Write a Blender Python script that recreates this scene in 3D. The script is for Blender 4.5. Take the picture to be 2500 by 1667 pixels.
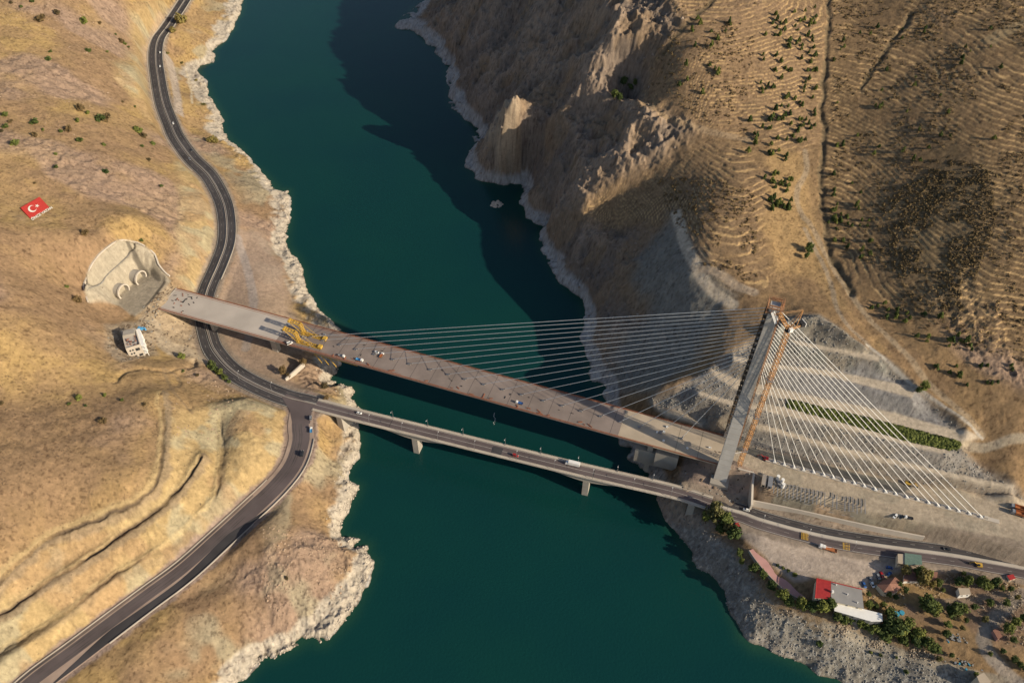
import bpy, math, random
import numpy as np
from mathutils import Vector, Matrix
sc = bpy.context.scene
for o in list(bpy.data.objects): bpy.data.objects.remove(o)
R = math.radians
# ---------------------------------------------------------------- camera, sky, sun, exposure
CZ = 522.0; PITCH = R(46.6); FPX = 1944.0
cam = bpy.data.cameras.new('camera'); cam.sensor_width = 36; cam.lens = 36*FPX/2500; cam.clip_start = 1; cam.clip_end = 20000
co = bpy.data.objects.new('camera', cam); sc.collection.objects.link(co)
co.location = (0, 0, CZ); co.rotation_euler = (math.pi/2-PITCH, 0, 0); sc.camera = co
SUN_EL = R(24.6); SH = (0.883, -0.469)
w = bpy.data.worlds.new('World'); sc.world = w; w.use_nodes = True
nt = w.node_tree; bg = nt.nodes['Background']
sky = nt.nodes.new('ShaderNodeTexSky'); sky.sky_type = 'NISHITA'; sky.sun_disc = False
sky.sun_elevation = SUN_EL; sky.sun_rotation = math.atan2(SH[0], SH[1]); sky.air_density = 1.0; sky.dust_density = 1.5
nt.links.new(sky.outputs[0], bg.inputs[0]); bg.inputs[1].default_value = 0.088
sd = bpy.data.lights.new('sun', 'SUN'); sd.energy = 4.7; sd.angle = R(0.5); sd.color = (1, 0.86, 0.65)
so = bpy.data.objects.new('sun', sd); sc.collection.objects.link(so)
sv = Vector((SH[0]*math.cos(SUN_EL), SH[1]*math.cos(SUN_EL), math.sin(SUN_EL)))
so.rotation_euler = sv.to_track_quat('Z', 'Y').to_euler(); so.location = sv*900
sc.view_settings.view_transform = 'Standard'; sc.view_settings.look = 'None'; sc.view_settings.exposure = 0.36; sc.view_settings.gamma = 1
C = sc.collection
# ---------------------------------------------------------------- survey: photo point + height -> world point
cp, sp = math.cos(PITCH), math.sin(PITCH)
def ray(px, py):
    px = np.asarray(px, float); py = np.asarray(py, float); v = py-833.5
    return np.stack([px-1250.0, cp*FPX-v*sp, -sp*FPX-v*cp], -1)
def un(px, py, z=0.0):
    r = ray(px, py); t = (np.asarray(z, float)-CZ)/r[..., 2]
    return np.stack([r[..., 0]*t, r[..., 1]*t, np.asarray(z, float)+0*t], -1)
def pj(P):
    x, y, z = P[0], P[1], P[2]-CZ; d = y*cp-z*sp
    return 1250+FPX*x/d, 833.5-FPX*(y*sp+z*cp)/d
# ---------------------------------------------------------------- noise
def _hash(ix, iy, seed):
    n = (ix.astype(np.int64)*374761393+iy.astype(np.int64)*668265263+seed*1442695041) & 0xffffffff
    n = ((n ^ (n >> 13))*1274126177) & 0xffffffff
    return ((n ^ (n >> 16)) & 0xffff).astype(np.float32)/65535.0
def vnoise(x, y, seed=0):
    ix = np.floor(x); iy = np.floor(y); fx = (x-ix).astype(np.float32); fy = (y-iy).astype(np.float32)
    fx = fx*fx*(3-2*fx); fy = fy*fy*(3-2*fy); ix = ix.astype(np.int64); iy = iy.astype(np.int64)
    a = _hash(ix, iy, seed); b = _hash(ix+1, iy, seed); c = _hash(ix, iy+1, seed); d = _hash(ix+1, iy+1, seed)
    return (a+(b-a)*fx)*(1-fy)+(c+(d-c)*fx)*fy
def fbm(x, y, sc_, octs=4, seed=0, gain=0.5):
    s = 0; a = 1.0; t = 0; f = 1.0/sc_; cs, sn = math.cos(0.6), math.sin(0.6)
    for i in range(octs):
        s = s+a*vnoise(x*f+7.3*i, y*f-3.1*i, seed+i); t += a; a *= gain; f *= 2.03; x, y = x*cs-y*sn, x*sn+y*cs
    return s/t
def ridged(x, y, sc_, octs=4, seed=0):
    s = 0; a = 1.0; t = 0; f = 1.0/sc_; cs, sn = math.cos(0.9), math.sin(0.9)
    for i in range(octs):
        s = s+a*(1-np.abs(2*vnoise(x*f, y*f, seed+i)-1)); t += a; a *= 0.52; f *= 2.1; x, y = x*cs-y*sn, x*sn+y*cs
    return s/t
def sstep(a, b, x):
    t = np.clip((x-a)/(b-a), 0, 1); return t*t*(3-2*t)
# ---------------------------------------------------------------- surveyed outlines (photo pixels)
SHL = [(640,-330),(610,-120),(593,0),(592,20),(587,38),(573,55),(572,72),(560,82),(552,98),(535,112),(523,125),(525,145),(515,155),(490,160),(480,172),(490,183),(500,200),(508,215),(515,235),(530,260),(545,285),(546,305),(548,318),(565,345),(590,362),(605,385),(620,405),(645,425),(660,440),(680,462),(705,465),(707,490),(706,510),(708,530),(705,560),(701,574),(702,601),(728,635),(740,659),(745,683),(755,717),(779,758),(803,778),(836,803),(826,815),(812,835),(815,860),(826,881),(829,891),(818,905),(817,915),(804,908),(812,918),(808,929),(819,933),(821,938),(814,946),(833,940),(842,942),(865,947),(866,954),(856,974),(868,985),(880,999),(868,1004),(877,1050),(881,1084),(875,1100),(877,1118),(861,1133),(848,1158),(850,1176),(863,1181),(875,1188),(868,1210),(857,1230),(848,1253),(836,1271),(832,1294),(834,1312),(857,1314),(877,1318),(868,1330),(897,1332),(895,1352),(912,1371),(909,1385),(893,1430),(872,1470),(857,1501),(834,1524),(794,1566),(778,1566),(767,1551),(721,1580),(681,1600),(645,1605),(618,1632),(591,1667),(545,1730),(500,1830)]
SHR = [(1130,-330),(1080,-60),(1041,0),(1014,15),(991,33),(978,50),(961,67),(968,72),(991,71),(1014,82),(1033,92),(1039,107),(1068,117),(1064,130),(1077,143),(1091,157),(1098,159),(1089,180),(1095,203),(1095,230),(1102,262),(1125,279),(1141,300),(1167,314),(1158,333),(1154,360),(1141,386),(1137,409),(1156,421),(1158,434),(1179,446),(1205,446),(1229,452),(1246,444),(1271,450),(1286,465),(1274,474),(1271,494),(1278,509),(1286,532),(1301,536),(1309,547),(1336,553),(1317,570),(1313,585),(1324,600),(1323,611),(1350,659),(1371,691),(1419,733),(1430,787),(1424,824),(1430,861),(1440,881),(1440,901),(1448,930),(1460,937),(1479,949),(1474,969),(1478,990),(1488,1030),(1501,1064),(1518,1085),(1542,1093),(1537,1119),(1555,1136),(1579,1156),(1592,1183),(1605,1214),(1613,1248),(1642,1290),(1679,1345),(1700,1384),(1737,1411),(1765,1445),(1788,1496),(1805,1534),(1809,1554),(1839,1580),(1870,1586),(1918,1603),(1972,1629),(2013,1653),(2047,1667),(2120,1705),(2300,1800)]
def wxy(pts, z=0): a = np.array(pts, float); return un(a[:, 0], a[:, 1], z)[:, :2]
PL = np.vstack([[[-6000, 6000]], [[-420, 4000]], wxy(SHL), [[-260, -1500]], [[-6000, -1500]]])
PR = np.vstack([[[6000, 6000]], [[150, 4000]], wxy(SHR), [[500, -1500]], [[6000, -1500]]])
RA = [(500,-120,31),(470,-40,31),(451,0,30),(411,61,30),(386,96,30),(379,136,30),(384,186,29),(396,250,29),(416,304,29),(432,339,29),(468,388,28),(510,430,28),(541,487,27),(552,536,27),(551,591,26),(534,642,26),(505,710,26),(497,760,26),(511,829,26),(529,865,26),(568,906,26),(626,940,26),(694,968,26),(740,980,26),(772,988,26)]
RBr = [(740,985,26),(733,1035,26),(735,1073,26),(717,1131,26.5),(676,1185,27),(609,1249,27.5),(541,1312,28),(451,1393,29),(361,1460,30),(270,1528,31.5),(180,1596,33),(113,1645,34.5),(75,1675,35),(0,1740,37),(-150,1850,40)]
RC = [(1640,1199,26),(1750,1234,26),(1820,1254,26.5),(1850,1266,27),(1950,1294,27.5),(2040,1314,28),(2160,1333,28.5),(2312,1353,29),(2400,1368,29.5),(2500,1386,30),(2700,1425,31),(2900,1470,31)]
RP = [(1776,1094,42),(1892,1131,42.2),(2050,1173,42.5),(2200,1213,43),(2397,1265,43),(2520,1300,43),(2750,1360,43)]
B1 = [(397,960),(399,1028),(392,1118),(379,1172),(334,1226),(270,1253),(180,1285),(113,1316),(59,1361),(0,1420),(-60,1480)]
B2 = [(487,1113),(460,1163),(406,1226),(352,1267),(270,1321),(171,1388),(90,1438),(0,1497),(-60,1540)]
B3 = [(541,1032),(537,1118),(523,1212),(473,1267),(419,1321),(338,1366),(270,1406),(180,1479),(104,1528),(0,1590)]
BERM = [ # (upper edge, lower edge, z)
 ([(1923,828),(2030,848),(2145,869)], [(1950,842),(2065,865),(2145,882)], 85),
 ([(1790,868),(1900,890),(2015,903),(2237,945)], [(1790,880),(1905,899),(2022,918),(2225,970)], 75),
 ([(1734,899),(1800,925),(1900,949),(2026,976),(2191,1010),(2397,1068)], [(1740,915),(1791,947),(1848,962),(1920,974),(2168,1033),(2352,1079)], 64),
 ([(1703,954),(1795,980),(1850,985),(1923,995),(2091,1041),(2225,1079),(2321,1098)], [(1706,962),(1795,992),(1850,999),(1900,1010),(2114,1060),(2244,1094),(2306,1108)], 61),
 ([(1588,980),(1627,1006),(1720,1030)], [(1600,992),(1627,1016),(1715,1042)], 41),
 ([(1850,1035),(1900,1047),(2053,1091),(2313,1152),(2474,1184)], [(1850,1046),(1900,1058),(2091,1113),(2313,1163),(2474,1194)], 52)]
TOE = [(1840,1090),(1900,1102),(2060,1140),(2218,1175),(2400,1206),(2500,1221),(2700,1270)]
PTS = [(0,0,135),(150,0,120),(300,0,80),(200,150,95),(100,100,115),(0,200,125),(100,300,112),(250,300,85),(320,180,62),(330,300,58),(300,400,78),(390,400,52),(0,400,118),(150,450,100),(0,600,120),(85,507,106),(430,520,48),(350,520,68),(450,640,42),(-300,200,150),(-300,700,135),(-300,1200,100),(-200,1700,60),(200,-250,105),(-200,-200,150),(380,-80,60),
 (180,730,76),(150,660,86),(230,560,88),(330,550,80),(400,610,56),(430,660,46),(330,720,44),(370,710,44),(300,750,45),(390,745,43),(435,700,42),(225,760,62),
 (270,780,50),(330,785,45),(200,850,76),(100,800,98),(0,800,112),(0,950,100),(100,950,88),(200,950,78),(300,950,68),(380,900,54),(300,860,51),(250,800,58),(360,810,42),(420,800,33),(430,850,32),(470,850,28),(450,800,29),(480,900,34),(420,930,50),(500,960,42),(560,950,31),(470,1000,50),(450,1060,58),(350,1050,70),(200,1100,84),(100,1200,84),(0,1100,96),(0,1300,80),(200,1220,74),(60,1600,36),(600,1010,40),(600,1100,37),(660,1010,32),(640,1120,33),(560,1200,35),
 (470,100,20),(520,60,9),(450,250,20),(500,290,9),(500,350,20),(560,400,15),(600,450,18),(650,490,9),(620,560,18),(670,600,7),(600,640,22),(650,680,18),(700,700,8),(640,760,22),(720,790,9),(700,830,18),(620,820,23),(680,900,22),(760,900,12),(600,870,24),(720,940,22),(800,940,7),
 (760,1020,18),(820,1080,8),(780,1120,14),(760,1200,16),(820,1230,6),(700,1230,25),(650,1300,33),(622,1325,32),(700,1340,30),(760,1350,24),(850,1370,9),(600,1400,26),(680,1450,22),(780,1450,12),(550,1450,28),(480,1520,27),(560,1580,14),(620,1540,13),(400,1560,29),(300,1650,29),(450,1640,18),(350,1750,24),
 (1660,150,155),(1700,0,182),(1750,-150,200),(1600,400,97),(1690,640,90),(1645,560,87),(1740,870,68),(1800,300,128),(1900,300,128),(2015,300,126),(1850,100,165),(1900,0,178),(2035,0,165),(2040,-150,190),(1800,450,112),(1900,500,104),(1800,600,98),(1900,650,93),(2010,500,100),(2060,650,88),(2150,800,84),(2300,980,72),(1960,720,90),(1850,740,88),(1980,775,95),(2060,820,92),(2120,850,86),(1800,800,80),(1830,830,80),
 (2250,80,166),(2500,160,173),(2500,0,188),(2300,0,180),(2500,-200,215),(2250,-200,205),(2250,300,143),(2500,370,150),(2250,480,120),(2500,570,126),(2300,720,102),(2500,800,100),(2250,880,84),(2500,950,84),(2450,1080,66),(2500,1170,52),(2800,100,190),(2800,600,120),(2800,1000,85),(2380,1040,69),
 (1250,258,88),(1285,255,76),(1190,375,22),(1215,330,52),(1130,100,32),(1200,80,62),(1350,60,116),(1400,20,140),(1500,30,160),(1480,-40,170),(1560,60,168),(1600,40,173),(1450,90,136),(1560,120,149),(1480,250,107),(1430,260,97),(1520,235,106),(1440,295,86),(1575,175,134),(1200,180,48),(1350,180,94),(1500,170,130),(1330,300,72),(1450,300,92),(1555,265,117),(1250,400,26),(1350,400,56),(1450,420,74),(1540,430,84),(1350,520,24),(1430,518,55),(1500,488,67),(1450,560,44),(1560,545,68),(1450,650,34),(1550,650,58),(1640,680,76),(1500,760,33),(1600,760,54),(1700,760,72),(1500,880,18),(1600,900,34),(1680,900,52),(1540,970,22),(1200,-80,100),(1400,-150,160),
 (1560,1060,10),(1620,1060,24),(1700,1090,30),(1640,1100,19),(1740,1024,41.5),(1650,1150,18),(1620,1130,9),(1700,1160,29),(1770,1165,30),(1760,1205,28),(1810,1190,29.5),(1700,1200,26),(1850,1155,41),(1855,1200,39),
 (1860,1190,41.5),(1870,1208,40),(2000,1230,39.5),(2120,1258,39),(2200,1275,40),(2400,1325,38),(2500,1345,36),(1870,1222,34),(2000,1249,35),(2140,1280,35),(2260,1305,34),(1860,1241,28),(2000,1273,28.5),(2140,1303,29),(2260,1320,30),(2400,1345,33),
 (1900,1320,27),(2000,1380,27),(1850,1305,27),(2100,1400,27),(2250,1450,26),(2400,1500,26),(2500,1480,28),(2500,1600,24),(2300,1580,19),(2150,1560,15),(2000,1500,20),(1900,1450,17),(1850,1380,20),(1780,1300,20),(1760,1250,23),(1700,1260,15),(1680,1300,7),(1780,1400,9),(1850,1500,8),(1950,1570,6),(2100,1640,6),(2250,1667,12),(2500,1750,16),(2800,1500,30),(2800,1700,24)]
cps = [tuple(p) for p in PTS]+[(x, y, 0) for x, y in SHL[::2]]+[(x, y, 0) for x, y in SHR[::2]]+RA[::2]+RBr[1::2]+RC[::2]+RP
cps += [(x, y, 66) for x, y in B1]+[(x, y, 54) for x, y in B2]+[(x, y, 43) for x, y in B3]
for u_, l_, z_ in BERM: cps += [(x, y, z_) for x, y in u_+l_]
cps += [(x, y, 42.5) for x, y in TOE]
RIM = [(216,738,62),(205,701,73),(212,666,77),(230,634,80),(256,608,80),(288,586,78),(319,583,75),(351,601,66),(379,623,58),(388,647,53),(405,668,49),(417,686,45)]
BEN = [(216,716,62),(262,672,64),(319,618,62),(345,615,58)]
FLOOR = [(284,727),(300,712),(330,690),(351,672),(397,686),(349,752),(319,768),(290,742)]
cps += RIM+BEN+[(x, y, 44) for x, y in FLOOR]
cps = np.array(cps, float); cw = un(cps[:, 0], cps[:, 1], cps[:, 2]); CX = cw[:, :2]/100; CH = cps[:, 2]
def _K(A, B):
    d2 = ((A[:, None, :]-B[None])**2).sum(-1); return 0.5*d2*np.log(d2+1e-9)
n = len(CX); K = _K(CX, CX)+np.eye(n)*0.002; Pm = np.hstack([np.ones((n, 1)), CX])
sol = np.linalg.solve(np.block([[K, Pm], [Pm.T, np.zeros((3, 3))]]), np.concatenate([CH, np.zeros(3)]))
GX0, GX1, GY0, GY1, GS = -860., 860., 110., 1380., 3.0
gx = np.arange(GX0, GX1+GS, GS); gy = np.arange(GY0, GY1+GS, GS)
T = np.zeros((len(gy), len(gx)), np.float32)
for j, yv in enumerate(gy):
    A = np.stack([gx, np.full_like(gx, yv)], -1)/100
    T[j] = _K(A, CX)@sol[:n]+sol[n]+A@sol[n+1:]
T = np.clip(T, -20, 300)
def bil(G, X, Y, x0, y0, s):
    u = np.clip((X-x0)/s, 0, G.shape[1]-1.001); v = np.clip((Y-y0)/s, 0, G.shape[0]-1.001)
    i = u.astype(int); j = v.astype(int); fu = u-i; fv = v-j
    return (G[j, i]*(1-fu)+G[j, i+1]*fu)*(1-fv)+(G[j+1, i]*(1-fu)+G[j+1, i+1]*fu)*fv
# ---------------------------------------------------------------- distances
def inside(X, Y, P):
    r = np.zeros(X.shape, bool); m = len(P)
    for k in range(m):
        x1, y1 = P[k]; x2, y2 = P[(k+1) % m]
        if y1 == y2: continue
        c = ((y1 > Y) != (y2 > Y)); xi = (x2-x1)*(Y-y1)/(y2-y1)+x1; r ^= c & (X < xi)
    return r
def pdist(X, Y, P, md, closed=False, Z=None):
    D = np.full(X.shape, md*1.0, np.float32); S_ = np.zeros(X.shape, np.float32); ZZ = np.zeros(X.shape, np.float32)
    P = np.asarray(P, float); m = len(P)
    b = (X > P[:, 0].min()-md) & (X < P[:, 0].max()+md) & (Y > P[:, 1].min()-md) & (Y < P[:, 1].max()+md)
    I = np.nonzero(b.ravel())[0]
    if not len(I): return D, S_, ZZ
    xs = X.ravel()[I]; ys = Y.ravel()[I]; d = np.full(xs.shape, md*1.0, np.float32); s = np.zeros(xs.shape, np.float32); zz = np.zeros(xs.shape, np.float32)
    for k in range(m if closed else m-1):
        a = P[k, :2]; c = P[(k+1) % m, :2]; e = c-a; L = e@e
        if L < 1e-6: continue
        q = np.nonzero((xs > min(a[0], c[0])-md) & (xs < max(a[0], c[0])+md) & (ys > min(a[1], c[1])-md) & (ys < max(a[1], c[1])+md))[0]
        if not len(q): continue
        x = xs[q]-a[0]; y = ys[q]-a[1]; t = np.clip((x*e[0]+y*e[1])/L, 0, 1)
        dd = np.hypot(x-t*e[0], y-t*e[1]); u = dd < d[q]; qq = q[u]; d[qq] = dd[u]; s[qq] = np.sign(e[0]*y[u]-e[1]*x[u])
        if Z is not None: zz[qq] = Z[k]+(Z[(k+1) % m]-Z[k])*t[u]
    D.ravel()[I] = d; S_.ravel()[I] = s; ZZ.ravel()[I] = zz
    return D, S_, ZZ
def smooth_line(P, step=4.0):
    P = np.asarray(P, float); Q = np.vstack([2*P[0]-P[1], P, 2*P[-1]-P[-2]]); out = []
    for i in range(1, len(Q)-2):
        a, b, c, d = Q[i-1], Q[i], Q[i+1], Q[i+2]; nseg = max(2, int(np.linalg.norm(c-b)/step))
        for k in range(nseg):
            t = k/nseg; out.append(0.5*((2*b)+(-a+c)*t+(2*a-5*b+4*c-d)*t*t+(-a+3*b-3*c+d)*t**3))
    out.append(P[-1]); return np.array(out)
def line3(L, step=5.0): a = np.array(L, float); return smooth_line(un(a[:, 0], a[:, 1], a[:, 2]), step)
LA, LB, LC, LP = line3(RA), line3(RBr), line3(RC), line3(RP)
LCf = line3(RC[2:])
# cached first surface for ray casting
def cast(px, py, G=None, x0=GX0, y0=GY0, s=GS):
    G = T if G is None else G
    px = np.atleast_1d(np.asarray(px, float)); py = np.atleast_1d(np.asarray(py, float))
    zs = np.linspace(262, -4, 150); r = ray(px, py); t = (zs[None, :]-CZ)/r[:, 2:3]
    X = r[:, 0:1]*t; Y = r[:, 1:2]*t; H = bil(G, X, Y, x0, y0, s); below = H >= zs[None, :]
    k = np.argmax(below, 1); k = np.where(below.any(1), np.maximum(k, 1), len(zs)-2); ii = np.arange(len(k))
    d0 = zs[k-1]-H[ii, k-1]; d1 = zs[k]-H[ii, k]; f = np.clip(d0/(d0-d1+1e-9), 0, 1); z = zs[k-1]+(zs[k]-zs[k-1])*f
    return un(px, py, z)
def cpoly(pts): a = np.array(pts, float); return cast(a[:, 0], a[:, 1])[:, :2]
def mask(X, Y, P, soft=3.0, jit=0, seed=5):
    """soft polygon mask in plan; P in plan metres"""
    md = soft+jit+2; d, _, _ = pdist(X, Y, P, md, True); i = inside(X, Y, P); sdv = np.where(i, d, -d)
    if jit: sdv = sdv+(fbm(X, Y, 14, 3, seed)-0.5)*2*jit
    return sstep(-soft, soft, sdv)
W1, W2, W3 = smooth_line(cpoly(B1), 6), smooth_line(cpoly(B2), 6), smooth_line(cpoly(B3), 6)
bermP = [un([q[0] for q in u_+l_[::-1]], [q[1] for q in u_+l_[::-1]], z_)[:, :2] for u_, l_, z_ in BERM]
Z = {}
def zone(name, pts): Z[name] = cpoly(pts)
zone('slopes', [(1930,775),(2000,770),(2080,830),(2145,869),(2237,945),(2352,1040),(2352,1100),(2474,1184),(2500,1221),(2218,1175),(1840,1090),(1720,1042),(1600,992),(1588,976),(1650,950),(1734,899),(1780,860),(1900,800)])
zone('platform', [(1776,1050),(1840,1085),(1900,1106),(2218,1180),(2500,1225),(2700,1280),(2700,1400),(2500,1342),(2400,1325),(2260,1300),(2000,1228),(1900,1205),(1845,1160),(1776,1140)])
zone('dirtright', [(1845,1160),(1900,1200),(2000,1225),(2260,1295),(2500,1340),(2700,1400),(2700,1440),(2500,1375),(2300,1345),(2040,1305),(1850,1258),(1835,1235)])
zone('pit', [(1690,1090),(1776,1130),(1845,1155),(1842,1235),(1700,1205),(1660,1170),(1670,1120)])
zone('park', [(1760,1270),(1830,1262),(1950,1305),(2050,1330),(2200,1350),(2330,1365),(2420,1385),(2300,1400),(2200,1395),(2130,1420),(2110,1440),(1990,1410),(1940,1420),(1900,1395),(1860,1355),(1810,1310)])
zone('yard', [(2130,1420),(2300,1400),(2500,1420),(2560,1600),(2400,1560),(2300,1530),(2150,1500),(2110,1480)])
zone('shoreright', [(1590,1160),(1700,1260),(1790,1340),(1850,1420),(1900,1490),(2000,1525),(2150,1560),(2300,1610),(2420,1680),(2300,1760),(2047,1690),(1790,1540),(1640,1300)])
zone('greyfill', [(1640,520),(1665,560),(1720,640),(1790,720),(1740,800),(1700,880),(1600,960),(1480,940),(1500,860),(1590,760),(1545,680),(1560,620),(1610,570)])
zone('terr1', [(1640,0),(1800,0),(2010,0),(2000,350),(1960,380),(1750,330),(1640,250),(1570,270),(1600,150),(1690,60)])
zone('terr2', [(1740,330),(1830,370),(1870,470),(1860,560),(1900,700),(1780,720),(1700,630),(1640,540),(1430,525),(1480,470),(1640,400)])
zone('terr3', [(2040,0),(2600,0),(2600,900),(2400,850),(2250,800),(2100,700),(2040,600),(2010,450),(2020,200)])
zone('trail', [(1875,360),(1960,370),(1975,480),(2010,620),(2080,760),(2200,930),(2380,1030),(2360,1050),(2150,860),(2040,740),(1990,680),(1900,660),(1860,560),(1880,470)])
zone('cutA', [(430,360),(480,400),(520,470),(530,560),(512,640),(475,700),(440,680),(445,600),(450,500),(440,420)])
zone('cutU', [(325,35),(400,0),(430,10),(355,110),(345,160),(365,280),(372,300),(330,250),(285,190),(290,160),(330,110),(318,70)])
zone('cutB', [(430,1000),(500,1000),(560,985),(620,975),(680,985),(700,1010),(710,1060),(700,1110),(660,1170),(590,1240),(520,1305),(430,1380),(340,1450),(160,1585),(90,1640),(-60,1760),(-200,1640),(-60,1480),(59,1361),(180,1290),(334,1230),(392,1120)])
zone('flatA', [(575,560),(640,560),(690,640),(720,760),(760,820),(700,900),(755,960),(640,930),(560,880),(515,820),(525,740),(560,650)])
zone('shot', [(216,738),(205,701),(212,666),(230,634),(256,608),(288,586),(319,583),(351,601),(379,623),(388,647),(405,668),(417,686),(349,760),(330,773),(290,745)])
zone('path', [(335,800),(340,775),(360,768),(388,784),(404,820),(425,840),(460,845),(495,862),(505,885),(470,870),(410,865),(380,845),(372,800),(350,790)])
zone('knoll', [(640,1290),(720,1300),(830,1320),(880,1350),(840,1440),(760,1500),(680,1530),(640,1440),(650,1370)])
zone('brownL', [(-100,950),(300,960),(385,1000),(385,1100),(330,1210),(180,1260),(0,1370),(-100,1400)])
zone('rockL', [(-50,130),(60,120),(190,180),(200,260),(240,300),(130,300),(0,250),(-50,250)])
zone('brush', [(2150,500),(2330,370),(2430,420),(2430,560),(2350,760),(2230,760),(2180,650)])
zone('hedge', [(1920,975),(2168,1034),(2345,1080),(2340,1096),(2321,1097),(2225,1077),(2091,1039),(1923,993)])
zone('lane', [(1790,1085),(1840,1093),(1900,1106),(2060,1145),(2200,1180),(2230,1190),(2200,1204),(2050,1166),(1892,1125),(1790,1098)])
zone('outcrop', [(1215,258),(1265,256),(1268,290),(1245,330),(1215,375),(1180,385),(1185,340),(1205,300)])
zone('cutC', [(420,985),(520,990),(600,985),(668,1010),(690,1060),(690,1110),(650,1165),(585,1232),(515,1295),(425,1372),(335,1440),(155,1572),(60,1635),(-100,1740),(-200,1640),(-70,1495),(0,1426),(62,1364),(118,1320),(190,1288),(275,1256),(337,1230),(384,1178),(397,1118),(402,1028)])
zone('yardL', [(335,765),(400,690),(432,700),(470,725),(465,800),(500,862),(480,888),(400,855),(340,800)])
zone('siteL', [(262,795),(300,785),(372,795),(385,868),(300,888),(262,860)])
zone('flag', [(40,509),(97,470),(133,507),(74,548)])
zone('gorge', [(1130,-300),(1780,-300),(1700,0),(1640,100),(1600,200),(1570,250),(1700,320),(1640,380),(1560,420),(1400,520),(1560,520),(1600,600),(1500,680),(1600,800),(1500,960),(1300,760),(1200,500),(1080,350),(980,150),(900,0)])
zone('fine1', [(2110,880),(2237,950),(2330,1030),(2300,1040),(2190,1005),(2080,975),(1900,945),(1900,900),(2022,922)])
def lz(L): a = np.array(L, float); return un(a[:, 0], a[:, 1], a[:, 2])
_r, _b = lz(RIM), lz(BEN); _t = lz([(x, y, 42.5) for x, y in TOE]); _u = lz([(1900,800,92),(1930,778,94),(2000,772,98),(2070,815,96),(2115,840,93)])
BANDS = [('slopes', [(_t[:, :2], _t[:, 2], False), (_u[:, :2], _u[:, 2], False)]+[(un([q[0] for q in u_+l_[::-1]], [q[1] for q in u_+l_[::-1]], z_)[:, :2], np.full(len(u_+l_), z_), True) for u_, l_, z_ in BERM]),
         ('cutC', [(lz([(x, y, 66) for x, y in B1])[:, :2], np.full(len(B1), 66.), False), (lz([(x, y, 54) for x, y in B2])[:, :2], np.full(len(B2), 54.), False), (lz([(x, y, 42) for x, y in B3])[:, :2], np.full(len(B3), 42.), False), (LB[:, :2], LB[:, 2]+.2, False)]),
         ('shot', [(_r[:, :2], _r[:, 2], False), (_b[:, :2], _b[:, 2], False), (un([q[0] for q in FLOOR], [q[1] for q in FLOOR], 44)[:, :2], np.full(len(FLOOR), 44.), True)])]
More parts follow.
